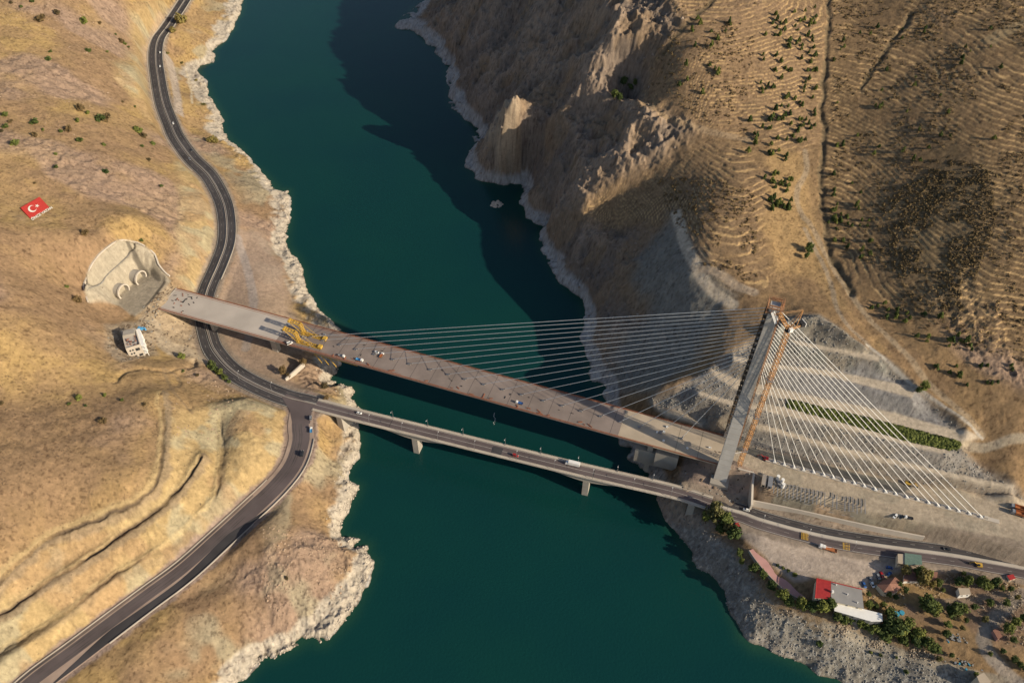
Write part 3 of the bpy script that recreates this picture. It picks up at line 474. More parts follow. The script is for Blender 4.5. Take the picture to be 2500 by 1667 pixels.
nz = t.nodes.new('ShaderNodeTexNoise'); nz.inputs['Scale'].default_value = .22; nz.inputs['Detail'].default_value = 11; nz.inputs['Roughness'].default_value = .84; t.links.new(tc.outputs['Object'], nz.inputs['Vector'])
mr = t.nodes.new('ShaderNodeMapRange'); mr.inputs[1].default_value = .3; mr.inputs[2].default_value = .7; mr.inputs[3].default_value = .70; mr.inputs[4].default_value = 1.28; t.links.new(nz.outputs['Fac'], mr.inputs[0])
mv = t.nodes.new('ShaderNodeVectorMath'); mv.operation = 'SCALE'; t.links.new(a_.outputs[0], mv.inputs[0]); t.links.new(mr.outputs[0], mv.inputs['Scale']); t.links.new(mv.outputs[0], b.inputs['Base Color'])
bp = t.nodes.new('ShaderNodeBump'); bp.inputs['Strength'].default_value = .7; bp.inputs['Distance'].default_value = 1.5; t.links.new(nz.outputs['Fac'], bp.inputs['Height']); t.links.new(bp.outputs[0], b.inputs['Normal'])
me.materials.append(m); ter = bpy.data.objects.new('terrain', me); C.objects.link(ter); tag(ter, kind='structure')
# ---------------------------------------------------------------- water
wx = np.linspace(-520, 640, 330); wy = np.linspace(60, 1400, 380); wx = np.concatenate([[-6000, -2000], wx, [2000, 6000]]); wy = np.concatenate([[-3000, -500], wy, [2500, 7000]])
WX, WY = np.meshgrid(wx, wy); ws, _ = shore(WX, WY); sh = np.clip(1+ws/11, 0, 1)**2
WV = np.stack([WX, WY, 0*WX], -1).reshape(-1, 3); idx = np.arange(WX.size).reshape(WX.shape); WQ = np.stack([idx[:-1, :-1], idx[:-1, 1:], idx[1:, 1:], idx[1:, :-1]], -1).reshape(-1, 4)
me = bpy.data.meshes.new('water'); me.from_pydata(WV.tolist(), [], WQ.tolist()); at = me.attributes.new('shallow', 'FLOAT', 'POINT'); at.data.foreach_set('value', sh.ravel().astype(np.float32))
m = bpy.data.materials.new('lake_water'); m.use_nodes = True; t = m.node_tree; b = t.nodes['Principled BSDF']
b.inputs['Roughness'].default_value = .16; b.inputs['IOR'].default_value = 1.33; b.inputs['Specular IOR Level'].default_value = .32
at_ = t.nodes.new('ShaderNodeAttribute'); at_.attribute_name = 'shallow'; mx_ = t.nodes.new('ShaderNodeMix'); mx_.data_type = 'RGBA'; mx_.inputs[6].default_value = (.004,.04,.036,1); mx_.inputs[7].default_value = (.014,.055,.036,1)
tc = t.nodes.new('ShaderNodeTexCoord'); n_ = t.nodes.new('ShaderNodeTexNoise'); n_.inputs['Scale'].default_value = .009; n_.inputs['Detail'].default_value = 7; t.links.new(tc.outputs['Object'], n_.inputs['Vector'])
m2 = t.nodes.new('ShaderNodeMix'); m2.data_type = 'RGBA'; m2.inputs[6].default_value = (.0028,.028,.035,1); m2.inputs[7].default_value = (.005,.046,.036,1); t.links.new(n_.outputs['Fac'], m2.inputs[0]); t.links.new(m2.outputs[2], mx_.inputs[6])
t.links.new(at_.outputs['Fac'], mx_.inputs[0]); t.links.new(mx_.outputs[2], b.inputs['Base Color'])
n_ = t.nodes.new('ShaderNodeTexNoise'); n_.inputs['Scale'].default_value = .5; n_.inputs['Detail'].default_value = 5; t.links.new(tc.outputs['Object'], n_.inputs['Vector'])
bp = t.nodes.new('ShaderNodeBump'); bp.inputs['Strength'].default_value = .35; bp.inputs['Distance'].default_value = .5; t.links.new(n_.outputs['Fac'], bp.inputs['Height']); t.links.new(bp.outputs[0], b.inputs['Normal'])
me.materials.append(m); wo = bpy.data.objects.new('water', me); C.objects.link(wo); tag(wo, kind='structure')
# ---------------------------------------------------------------- roads
def off(Lr, d, dz=0):
    P = np.asarray(Lr, float); tg = np.gradient(P[:, :2], axis=0); tg /= np.linalg.norm(tg, axis=1)[:, None]+1e-9
    nn = np.stack([-tg[:, 1], tg[:, 0]], -1); o = P.copy(); o[:, :2] += nn*d if np.isscalar(d) else nn*np.asarray(d)[:, None]; o[:, 2] += dz; return o
def ribbon(mb, Lr, a, b_, dz, mi=0):
    A = off(Lr, a, dz); B = off(Lr, b_, dz); nn = len(A)
    mb.add(list(A)+list(B), [(nn+i, nn+i+1, i+1, i) for i in range(nn-1)], mi); return mb
def slabline(mb, Lr, a, b_, z0, z1, mi=0):
    """solid strip of rectangular section along a line; a > b_ (left to right)"""
    A1, B1_, A0, B0 = off(Lr, a, z1), off(Lr, b_, z1), off(Lr, a, z0), off(Lr, b_, z0); nn = len(A1); f = []
    for i in range(nn-1): f += [(nn+i, nn+i+1, i+1, i), (2*nn+i, 2*nn+i+1, 3*nn+i+1, 3*nn+i), (i, i+1, 2*nn+i+1, 2*nn+i), (3*nn+i, 3*nn+i+1, nn+i+1, nn+i)]
    f += [(0, 2*nn, 3*nn, nn), (nn-1, 2*nn-1, 4*nn-1, 3*nn-1)]
    mb.add(list(A1)+list(B1_)+list(A0)+list(B0), f, mi); return mb
def dashes(mb, Lr, o_, w_, dz, on=4, offl=8, mi=0):
    P = np.asarray(Lr, float); dd = np.concatenate([[0], np.cumsum(np.linalg.norm(np.diff(P[:, :2], axis=0), axis=1))]); s0 = 0
    while s0+on < dd[-1]:
        seg = np.array([[np.interp(s0+q, dd, P[:, k]) for k in range(3)] for q in (0, on/2, on)]); ribbon(mb, seg, o_+w_/2, o_-w_/2, dz, mi); s0 += on+offl
def structure(name, mb, mats): return tag(mb.build(name, mats), kind='structure')
mb = MB(); slabline(mb, LA, 8.4, -8.4, -.6, .0); structure('road', mb, 'asphalt')
mb = MB(); slabline(mb, LA, 1.0, -1.0, -.3, .12); structure('road_median', mb, 'asphalt_old')
mb = MB()
for o_ in (1.3, -1.3, 7.9, -7.9): ribbon(mb, LA, o_+.16, o_-.16, .02 if abs(o_) > 1.05 else .13)
for o_ in (4.6, -4.6): dashes(mb, LA, o_, .14, .02, 3, 9)
structure('road_markings', mb, 'line')
mb = MB(); slabline(mb, LA, .22, -.22, .0, .85); tag(mb.build('median_barrier', 'concrete'), 'low concrete barrier down the middle of the curving lakeside highway', 'barrier')
mb = MB(); slabline(mb, LA[:int(len(LA)*.80)], 9.3, 8.9, -.5, .8); tag(mb.build('roadside_barrier', 'concrete'), 'concrete barrier along the lake side of the curving highway', 'barrier')
mb = MB(); slabline(mb, LA[2:int(len(LA)*.62)], -9.3, -10.0, -.8, .25); structure('gutter', mb, 'pale_concrete')
# lower left road: pinkish gravel with a dark tarred carriageway
mb = MB(); slabline(mb, LB, 9.5, -9.5, -.6, -.02); structure('road_shoulder', mb, 'gravel_pink')
mb = MB(); slabline(mb, LB[:int(len(LB)*.42)], 6.5, -6.5, -.4, .03); structure('road', mb, 'asphalt_old')
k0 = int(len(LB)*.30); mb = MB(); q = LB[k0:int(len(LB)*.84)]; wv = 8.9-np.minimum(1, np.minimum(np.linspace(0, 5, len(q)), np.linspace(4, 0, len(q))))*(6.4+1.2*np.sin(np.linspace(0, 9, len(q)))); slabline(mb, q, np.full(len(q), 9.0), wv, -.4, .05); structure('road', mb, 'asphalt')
mb = MB(); slabline(mb, LB[k0:], 1.8, -6.6, -.4, .04); structure('road', mb, 'asphalt_old')
mb = MB(); slabline(mb, LB[int(len(LB)*.25):], -9.7, -10.3, -.8, .2); structure('gutter', mb, 'pale_concrete')
for a0, a1 in ((.12, .36), (.36, .72)):
    mb = MB(); q = LB[int(len(LB)*a0):int(len(LB)*a1)]; slabline(mb, q, 10.1, 9.7, -1, .8)
    tag(mb.build('roadside_barrier', 'concrete'), 'dark concrete barrier on the outer bend below the junction' if a0 < .2 else 'concrete barrier on the lake side of the lower road past the dark tarred lane', 'barrier')
jp = un([688,700,745,775,762,757,714,708], [968,962,978,992,1000,1034,1034,1004], 26.0)[:, :2]; mb = MB(); mb.prism([tuple(map(float, q)) for q in jp], 25.5, 26.08); structure('junction', mb, 'asphalt_old')
mb = MB()
for Lr, os_ in ((LA, (5.2,3.0,-3.0,-5.4)), (LB[:], (-5.2,-3.6,-1.0,.6)), (LC[6:], (5.4,3.0,-3.0,-5.4)), (LB[k0:], (-7.9,-8.7))):
    for o_ in os_: ww = .28+.12*np.sin(np.arange(len(Lr))*.31+o_); ribbon(mb, Lr, o_+ww, o_-ww, .062 if Lr is not LA else .008)
structure('tyre_tracks', mb, 'tyre_mark')
# right bank road
k1 = next(i for i in range(len(LC)) if LC[i][0] > un(1735, 1230, 26)[0]); LC2 = LC[k1:]
mb = MB(); slabline(mb, LC2, 7.8, 1.0, -.6, .0); slabline(mb, LC2, -1.0, -8.2, -.6, .0, 1); structure('road', mb, ['asphalt', 'asphalt_old'])
mb = MB(); slabline(mb, LC2, 1.0, -1.0, -.5, .15); structure('road_median', mb, 'pale_concrete')
mb = MB()
for o_ in (7.3, 1.3, -1.3, -7.7): ribbon(mb, LC2, o_+.15, o_-.15, .02)
for o_ in (4.3, -4.5): dashes(mb, LC2, o_, .14, .02, 3, 9)
structure('road_markings', mb, 'line')
for (px, py), k in (((1965,1301), 'left'), ((2066,1326), 'right')):
    mb = MB(); o = W(px, py, 28); hd = heading((1950,1294), (2040,1314), 28)
    for q in range(5): mb.box((o.x+math.cos(hd)*(q-2)*1.0+math.sin(hd)*2.5, o.y+math.sin(hd)*(q-2)*1.0-math.cos(hd)*2.5, 28.1), (.5, 5.6, .12), hd)
    tag(mb.build('rumble_strip', 'yellow'), 'yellow painted rumble bars across the road beside the gravel lot, '+k+' of the two', 'road marking', 'yellow rumble bars')
# ---------------------------------------------------------------- old girder bridge
OB = line3([(770,987.5,26),(900,1021,26),(1100,1070,26),(1300,1119,26),(1450,1155,26),(1640,1199,26),(1737,1229.5,26)], 4)
def on_axis(px, py):
    P = un(px, py, 0)[:2]; d = np.linalg.norm(OB[:, :2]-P, axis=1); return int(d.argmin())
kp = [on_axis(1014, 1101), on_axis(1427, 1205)]
gb = empty('girder_bridge', tuple(OB[kp[0]]), label='older low concrete girder bridge carrying the two lane road across the lake', cat='bridge')
def P_(o): o.parent = gb; o.matrix_parent_inverse = Matrix.Translation(gb.location).inverted(); return o
mb = MB(); slabline(mb, OB, 4.3, -4.3, -.4, .05); P_(mb.build('road_surface', 'asphalt_old'))
mb = MB()
for o_ in (3.9, 0, -3.9): ribbon(mb, OB, o_+.12, o_-.12, .06)
P_(mb.build('lane_marking', 'line'))
for q in (16, 55, 90, 130, 168):
    if q < len(OB)-1:
        mb = MB(); a = OB[q]; hd = math.atan2(OB[q+1][1]-a[1], OB[q+1][0]-a[0]); mb.box((a[0], a[1], a[2]+.062), (.35, 8.5, .01), hd); P_(mb.build('expansion_joint', 'dark'))
mb = MB(); a = un(1213, 1101, 26); hd = heading((1200,1094), (1300,1119), 26)
mb.box((a[0], a[1], 26.063), (8, 7.6, .01), hd); P_(mb.build('asphalt_patch', 'asphalt'))
for sgn in (1, -1):
    mb = MB(); slabline(mb, OB, max(sgn*4.3, sgn*6.1), min(sgn*4.3, sgn*6.1), -.5, .25); P_(mb.build('sidewalk', 'pale_concrete'))
    mb = MB(); slabline(mb, OB, max(sgn*5.95, sgn*6.2), min(sgn*5.95, sgn*6.2), .25, .45); Q_ = off(OB, sgn*6.1, 0)
    for i in range(0, len(Q_)-1): mb.tube((*Q_[i][:2], Q_[i][2]+.4), (*Q_[i][:2], Q_[i][2]+1.25), .09, 4)
    for zz in (.8, 1.25):
        for i in range(len(Q_)-1): mb.tube(tuple(Q_[i]+np.array([0, 0, zz])), tuple(Q_[i+1]+np.array([0, 0, zz])), .08, 4)
    P_(mb.build('railing', 'pale_concrete'))
    mb = MB(); slabline(mb, OB, max(sgn*4.3, sgn*4.6), min(sgn*4.3, sgn*4.6), .25, .8); P_(mb.build('crash_barrier', 'pale_concrete'))
cum = np.concatenate([[0], np.cumsum(np.linalg.norm(np.diff(OB[:, :2], axis=0), axis=1))])
dp = np.array([3.0+5.2*max(math.exp(-((x-cum[k])/22)**2) for k in kp) for x in cum])
mb = MB(); tl, tr_, bl, br = off(OB, 6.1, -.5), off(OB, -6.1, -.5), off(OB, 3.6, 0), off(OB, -3.6, 0); bl[:, 2] -= dp; br[:, 2] -= dp
il_, ir_ = off(OB, 3.6, -1.3), off(OB, -3.6, -1.3); nn = len(OB); f = []
for i in range(nn-1):
    for a, b in ((0, 4), (4, 2), (2, 3), (3, 5), (5, 1)): f.append((a*nn+i, b*nn+i, b*nn+i+1, a*nn+i+1))
mb.add(list(tl)+list(tr_)+list(bl)+list(br)+list(il_)+list(ir_), f); P_(mb.build('girder', 'concrete'))
for k in kp:
    a = OB[k]; hd = math.atan2(OB[k+1][1]-a[1], OB[k+1][0]-a[0]); mb = MB(); mb.box((a[0], a[1], 6.5), (4.6, 7.6, 23), hd, taper=1.0); mb.box((a[0], a[1], -4.6), (7, 11, 9), hd)
    P_(mb.build('pier', 'concrete'))
a = OB[-4]; mb = MB(); hd = math.atan2(OB[-3][1]-a[1], OB[-3][0]-a[0]); mb.box((a[0]-2, a[1], 15), (5, 12, 22), hd); P_(mb.build('abutment', 'concrete'))
a = OB[6]; mb = MB(); mb.box((a[0], a[1], 14), (5, 12, 22), hd); P_(mb.build('abutment', 'concrete'))
# street lamps of the old bridge
def make_lamp():
    r = empty('street_lamp'); m1 = MB(); m1.tube((0,0,0), (0,0,8.6), .13, 6, .09); m1.build('pole', 'steel', r)
    m1 = MB(); m1.tube((0,0,8.6), (.5,0,9.3), .08, 5); m1.tube((.5,0,9.3), (2.0,0,9.6), .08, 5); m1.build('arm', 'steel', r)
    m1 = MB(); m1.box((2.3,0,9.58), (1.0,.36,.16)); m1.build('lamp_head', 'white', r)
    m1 = MB(); m1.box((0,0,.15), (.5,.5,.3)); m1.build('base', 'steel', r); return r
lamp0 = make_lamp(); first = True
far = [(958.7,1019),(1043,1040),(1130,1061),(1228.6,1086),(1318.6,1107.5),(1410,1130),(1504,1153),(1600,1176)]
near = [(902,1038),(987,1059),(1073,1081),(1161,1103),(1263,1128),(1355,1150),(1449,1173),(1545,1194),(1643,1217)]
hb = heading((900,1021), (1640,1199), 26)
for side, L_ in ((1, far), (-1, near)):
    for i, (px, py) in enumerate(L_):
        P = un(px, py, 26)[:2]; k = int(np.linalg.norm(OB[:, :2]-P, axis=1).argmin()); q = off(OB, side*5.75)[k]
        o = lamp0 if first else copy_tree(lamp0); first = False
        o.location = (q[0], q[1], q[2]+.24); o.rotation_euler = (0, 0, hb+(-math.pi/2 if side > 0 else math.pi/2))
        tag(o, '%s grey street lamp from the left along the %s railing of the girder bridge' % (ORD[i], 'farther' if side > 0 else 'nearer'), 'street lamp', 'street lamps on the girder bridge')
for i, (px, py) in enumerate([(335+0,0)]): pass
for i, (px, py, wh) in enumerate([(535,745,'just above the new deck by the highway'),(1774,1246,'on the median just right of the girder bridge'),(1859,1282,'on the median above the small red hut'),(1970,1316,'beside the left yellow rumble bars'),(2080,1346,'beside the right yellow rumble bars'),(665,957,'on the outer highway bend before the girder bridge'),(585,929,'on the outer highway bend below the new deck')]):
    o = copy_tree(lamp0); p = gp(px, py); o.location = p; o.rotation_euler = (0, 0, 1.2); tag(o, 'grey street lamp '+wh, 'street lamp', 'street lamps along the roads')
# ---------------------------------------------------------------- new cable stayed bridge
DD = np.array([.9425, -.3343]); NN = np.array([.3343, .9425]); N0 = 375.8; DZ = 42.0; TL, TP = -453.8, 34.0
def bxy(t, n_=0): p = DD*t+NN*(N0+n_); return float(p[0]), float(p[1])
def B3(t, n_, z): return (*bxy(t, n_), z)
HB = math.atan2(DD[1], DD[0])
nb = empty('cable_stayed_bridge', B3(TP, 0, 30), label='new cable stayed bridge under construction with one tall concrete pylon and brown deck', cat='bridge')
def Q2(o, parent=None): o.parent = nb; o.matrix_parent_inverse = Matrix.Translation(nb.location).inverted(); return o
def sub(o, p): o.parent = p; return o
def decksec(t0, t1, prof, name, mt, step=12):
    ts = np.linspace(t0, t1, max(2, int((t1-t0)/step)+1)); k = len(prof); mb = MB(); vs = []
    for t_ in ts: vs += [B3(t_, n_, DZ+z_) for n_, z_ in prof]
    f = [(i*k+j, i*k+(j+1) % k, (i+1)*k+(j+1) % k, (i+1)*k+j) for i in range(len(ts)-1) for j in range(k)]
    f += [tuple(range(k))[::-1], tuple((len(ts)-1)*k+j for j in range(k))]; mb.add(vs, f); return Q2(mb.build(name, mt))
full = [(13.9, 0), (13.9, -1.0), (7, -3.4), (-7, -3.4), (-13.9, -1.0), (-13.9, 0)]
decksec(TL, -337, full[::-1], 'deck', 'deck_pale'); decksec(-337, -18, full[::-1], 'deck', 'deck_brown'); decksec(-18, 33, full[::-1], 'deck', 'dirt_pale')
decksec(-45, -18.01, [(13.7,.05),(13.7,0),(-13.7,0),(-13.7,.05)][::-1], 'deck_overlay', 'dirt_pale')
for sg in (1, -1):
    mb = MB(); a, b_ = (13.9, 13.2) if sg > 0 else (-13.2, -13.9)
    mb.box(B3(-210, sg*13.5, DZ+.3), (486, .5, .6), HB); Q2(mb.build('edge_barrier', 'rust'))
    mb = MB()
    for t_ in np.arange(TL+4, TP-4, 4): mb.tube(B3(t_, sg*13.5, DZ+.6), B3(t_, sg*13.5, DZ+1.6), .05, 4)
    for zz in (1.1, 1.6): mb.tube(B3(TL+4, sg*13.5, DZ+zz), B3(TP-4, sg*13.5, DZ+zz), .05, 4)
    Q2(mb.build('guard_rail', 'rust'))
    mb = MB(); mb.box(B3((TL-120)/2-100, sg*11.8, DZ+.03), (TP-TL-160, .35, .05), HB); Q2(mb.build('kerb_strip', 'rust'))
mb = MB()
for t_ in np.arange(-330, 30, 16.4): mb.box(B3(t_, 0, DZ+.012), (.22, 26, .02), HB)
Q2(mb.build('segment_joint', 'dark'))
mb = MB(); mb.box(B3(TL-1.5, 0, DZ-1.2), (2.4, 28, 2.0), HB); mb.box(B3(TL-4.4, 0, DZ-5), (3, 30, 10), HB); mb.box(B3(TL+.4, 0, DZ+.25), (.5, 27.6, .5), HB); Q2(mb.build('abutment', 'concrete'))
for t_, wd in ((-345, 5), (-405, 3.0), (-20, 4)):
    mb = MB(); zb = max(-3, gz(*bxy(t_))-4)
    for n_ in (-6, 6): mb.box(B3(t_, n_, (zb+DZ-3.4)/2), (wd, 5, DZ-3.4-zb), HB)
    mb.box(B3(t_, 0, DZ-4.6), (wd+.4, 18, 2.4), HB); Q2(mb.build('pier', 'concrete'))
for (px, py, zc, sz) in ((1582,1098,20,(17,7,16)),(1632,1108,24,(17,7,17))):
    q = W(px, py, zc+sz[2]/2); mb = MB(); mb.box((q.x, q.y+2, zc), sz, HB); Q2(mb.build('bearing_block', 'concrete'))
# pylon, an inverted Y
PT = 191.0; ZM = 112.0; ZF = 24.0
def ring(t_, n_, z, lt, ln): return [B3(t_+a*lt/2, n_+b*ln/2, z) for a, b in ((-1,-1),(1,-1),(1,1),(-1,1))]
def loft(mb, rings, mi=0):
    vs = [v for r_ in rings for v in r_]; f = []
    for i in range(len(rings)-1): f += [(4*i+j, 4*i+(j+1) % 4, 4*i+4+(j+1) % 4, 4*i+4+j) for j in range(4)]
    f += [(3,2,1,0), tuple(4*(len(rings)-1)+j for j in range(4))]; mb.add(vs, f, mi)
def wid(z): return 9.4-(z-ZF)/(PT-ZF)*3.6
mb = MB()
for sg in (-1, 1):
    loft(mb, [ring(TP, sg*(18-(z-ZF)/(ZM-ZF)*15.6), z, wid(z), 5.2-.6*(z-ZF)/(ZM-ZF)) for z in (ZF, 50, 80, ZM+2)])
loft(mb, [ring(TP, 0, z, wid(z)+.004, 9.6-(z-ZM)/(PT-ZM)*3.4) for z in (ZM-3, 140, 165, PT)])
mb.box(B3(TP, 0, 37.0), (6, 32, 4.0), HB)
pyl = Q2(mb.build('pylon', 'pylon'))
mb = MB()
for z in np.arange(ZM, PT-2, 4.0): mb = MB(); mb.box(B3(TP, 0, z), (wid(z)+.06, 9.6-(z-ZM)/(PT-ZM)*3.4+.10, .14), HB); Q2(mb.build('pour_joint', 'concrete'))
for z in np.arange(32, ZM-2, 5.0):
    n_ = -(18-(z-ZF)/(ZM-ZF)*15.6); mb = MB(); mb.box(B3(TP, n_, z), (wid(z)+.06, 5.35-.6*(z-ZF)/(ZM-ZF), .14), HB); Q2(mb.build('pour_joint', 'concrete'))
mb = MB(); mb.box(B3(TP, -18, 27.5), (13, 11, 8), HB); Q2(mb.build('footing', 'concrete'))
mb = MB(); mb.lattice(B3(TP+wid(80)/2+.7, -8, 62), B3(TP+wid(PT)/2+.8, -3.0, PT-2), .8, 2.4, .10)
Q2(mb.build('climbing_rail', 'scaffold'))
mb = MB(); mb.lattice(B3(TP-wid(70)/2-.6, -4, 66), B3(TP-wid(PT)/2-.8, 0, PT-2), 2.2, 2.6, .16)
for z in np.arange(76, PT-4, 5.2): mb.box(B3(TP-wid(z)/2-1.2, 0, z), (2.2, 3.4, .25), HB)
Q2(mb.build('stair_tower', 'dark_soil'))
mb = MB()
for z, e in ((PT-3.5, 3.9), (PT+.4, 4.2)):
    for sg in (-1, 1):
        mb.box(B3(TP, sg*e, z), (2*e+1.1, 1.0, .25), HB); mb.box(B3(TP+sg*e, 0, z), (1.0, 2*e-1.1, .25), HB)
for a in (-1, -.33, .33, 1):
    for b_ in (-1, -.33, .33, 1):
        if max(abs(a), abs(b_)) == 1:
            mb.tube(B3(TP+a*4.7, b_*4.7, PT-4), B3(TP+a*4.7, b_*4.7, PT+3), .10, 4)
for zz in (PT+1.5, PT+3):
    pts = [B3(TP+a*4.7, b_*4.7, zz) for a, b_ in ((-1,-1),(1,-1),(1,1),(-1,1))]
    for i in range(4): mb.tube(pts[i], pts[(i+1) % 4], .10, 4)
mb.box(B3(TP, -3.7, PT+2.1), (6.5, .3, 1.2), HB); mb.box(B3(TP, 3.7, PT+2.1), (6.5, .3, 1.2), HB); mb.box(B3(TP+3.6, 1, PT+1.6), (.8, 3.5, 2), HB)
Q2(mb.build('work_platform', 'scaffold'))
mb = MB(); a = Vector(B3(TP-1.2, -3.9, PT-2.5)); b_ = Vector(B3(TP+2.8, -6.4, PT-8.5)); mb.tube(a, b_, 1.0, 4); mb.tube(a+Vector((1.3, .4, .3)), b_+Vector((.9, .9, 2)), .5, 4); Q2(mb.build('formwork_panel', 'white'))
# stay cables
CL = [(756,822),(784,833.5),(826,844),(865,855.6),(911,867),(957,878),(998,889),(1049,902),(1093,914),(1134,925),(1181,937),(1227,950),(1273,962),(1327,975),(1373,987),(1419,1000),(1467,1013.5),(1515,1027),(1562,1040),(1613,1053),(1664,1068)]
CR = [(2397,1261),(2369,1253),(2342,1246),(2319,1240),(2292,1233),(2269,1226.5),(2242.5,1219),(2216,1213),(2189,1205),(2164,1199.7),(2139,1194),(2112,1185.5),(2087.5,1178.6),(2063,1173),(2036,1165),(2013,1158.7),(1988,1152),(1963,1146),(1940,1140),(1916,1133),(1892,1126)]
for side, L_ in ((-1, CL), (1, CR)):
    for i, (px, py) in enumerate(L_):
        z0 = DZ+.9 if side < 0 else 44.2
        a = W(px, py, z0); zt = 188-2.72*i
        if side < 0: tt = (np.array([a.x, a.y])@DD); a = Vector(B3(float(tt), .2, DZ+.9))
        tb = Vector(B3(TP+side*(wid(zt)/2+.1), 0, zt)); mb = MB(); mb.tube(a, tb, .17 if side < 0 else .185, 6)
        cb = Q2(mb.build('stay_cable', 'cable')); cb['label'] = '%s stay cable from the top on the %s side of the pylon' % (ORD[i], 'lake' if side < 0 else 'land')
        mb = MB(); dr = (tb-a).normalized(); mb.tube(a-dr*1.2, a+dr*3.0, .42, 6); mb.box((a.x, a.y, a.z-.55), (2.2, 1.5, .9), HB)
        an = mb.build('anchor', 'white' if side > 0 else 'steel'); sub(an, cb)
        mb = MB(); mb.tube(tb-dr*2.0, tb+dr*.3, .36, 6); sub(mb.build('socket', 'steel'), cb)
AW = smooth_line(un(np.array([1870]+[q[0] for q in CR[::-1]]+[2440]), np.array([1120]+[q[1] for q in CR[::-1]]+[1273]), 43.2), 6)
mb = MB(); slabline(mb, AW, 1.6, -1.6, -2.2, 0.0); 
for p_ in CR: q = W(*p_, 43.2); mb.box((q.x+2.2, q.y-.9, 43.9), (2.6, 1.7, 1.5), HB)
Q2(mb.build('anchorage_wall', 'pale_concrete'))
# ---------------------------------------------------------------- tower crane
cb_ = W(1797, 1157, 30); ZT = 181.0
cr = empty('tower_crane', (cb_.x, cb_.y, 29), label='orange luffing tower crane tied to the right face of the bridge pylon', cat='crane')
def lp(mb, name, mt, par, root): o = mb.build(name, mt); o.parent = par; o.matrix_parent_inverse = Matrix.Translation(root.location).inverted(); return o
mb = MB(); mb.lattice((cb_.x, cb_.y, 29), (cb_.x, cb_.y, ZT), 2.5, 3.0, .19); lp(mb, 'mast', 'orange', cr, cr)
mb = MB(); mb.box((cb_.x, cb_.y, 28.6), (7, 7, 2.2)); lp(mb, 'base', 'concrete', cr, cr)
mb = MB()
for z in (60, 98, 136):
    nf = -max(2.4, 18-(z-ZF)/(ZM-ZF)*15.6)
    for dn in (-2, 2): mb.tube((cb_.x, cb_.y+dn*.6, z), B3(TP+wid(z)/2, nf+dn, z), .16, 4)
    mb.box((cb_.x, cb_.y, z), (4.0, 4.0, .5))
lp(mb, 'tie_frame', 'steel', cr, cr)
mb = MB(); mb.tube((cb_.x, cb_.y, ZT), (cb_.x, cb_.y, ZT+2.4), 1.9, 10); lp(mb, 'slewing_ring', 'dark', cr, cr)
top = Vector((cb_.x, cb_.y, ZT+2.6)); cw_ = W(1953, 789, ZT+4); dcw = Vector((cw_.x-top.x, cw_.y-top.y, 0)); dcw.normalize(); hc = math.atan2(dcw.y, dcw.x)
mb = MB(); mb.lattice(top+dcw*-1, top+dcw*9.5, 2.6, 1.6, .17, h0=1.2); lp(mb, 'counter_jib', 'orange', cr, cr)
mb = MB(); q = top+dcw*8.6; mb.box((q.x, q.y, q.z+.6), (2.4, 3.6, 2.6), hc); q = top+dcw*5.4; mb.box((q.x, q.y, q.z+1.4), (2.2, 2.0, 1.6), hc); lp(mb, 'counterweight', 'dark', cr, cr)
mb = MB(); q = top+dcw*10.2; mb.box((q.x, q.y, q.z+.6), (.4, 4.4, 2.8), hc); lp(mb, 'machinery_guard', 'white', cr, cr)
jt = W(1903, 766, 199); mb = MB(); mb.lattice(top-dcw*1.5+Vector((0, 0, .8)), jt, 1.9, 1.8, .15); lp(mb, 'jib', 'orange', cr, cr)
af = W(1961, 757, 196); mb = MB()
for sg in (-1, 1):
    sd_ = Vector((-dcw.y, dcw.x, 0))*sg; mb.tube(top-dcw*.5+sd_*1.3, af+sd_*.3, .2, 4); mb.tube(top+dcw*4+sd_*1.3, af+sd_*.3, .2, 4)
    mb.tube(af+sd_*.3, jt+sd_*.6, .07, 4)
for f_ in (.2, .4, .6, .8): mb.tube(top.lerp(af, f_)+Vector((-dcw.y, dcw.x, 0))*(1.3-f_), top.lerp(af, f_)-Vector((-dcw.y, dcw.x, 0))*(1.3-f_), .12, 4)
lp(mb, 'a_frame', 'orange', cr, cr)
mb = MB(); q = top+Vector((dcw.y, -dcw.x, 0))*2.2; mb.box((q.x, q.y, q.z), (2.3, 1.7, 2.4), hc); lp(mb, 'cab', 'white', cr, cr)
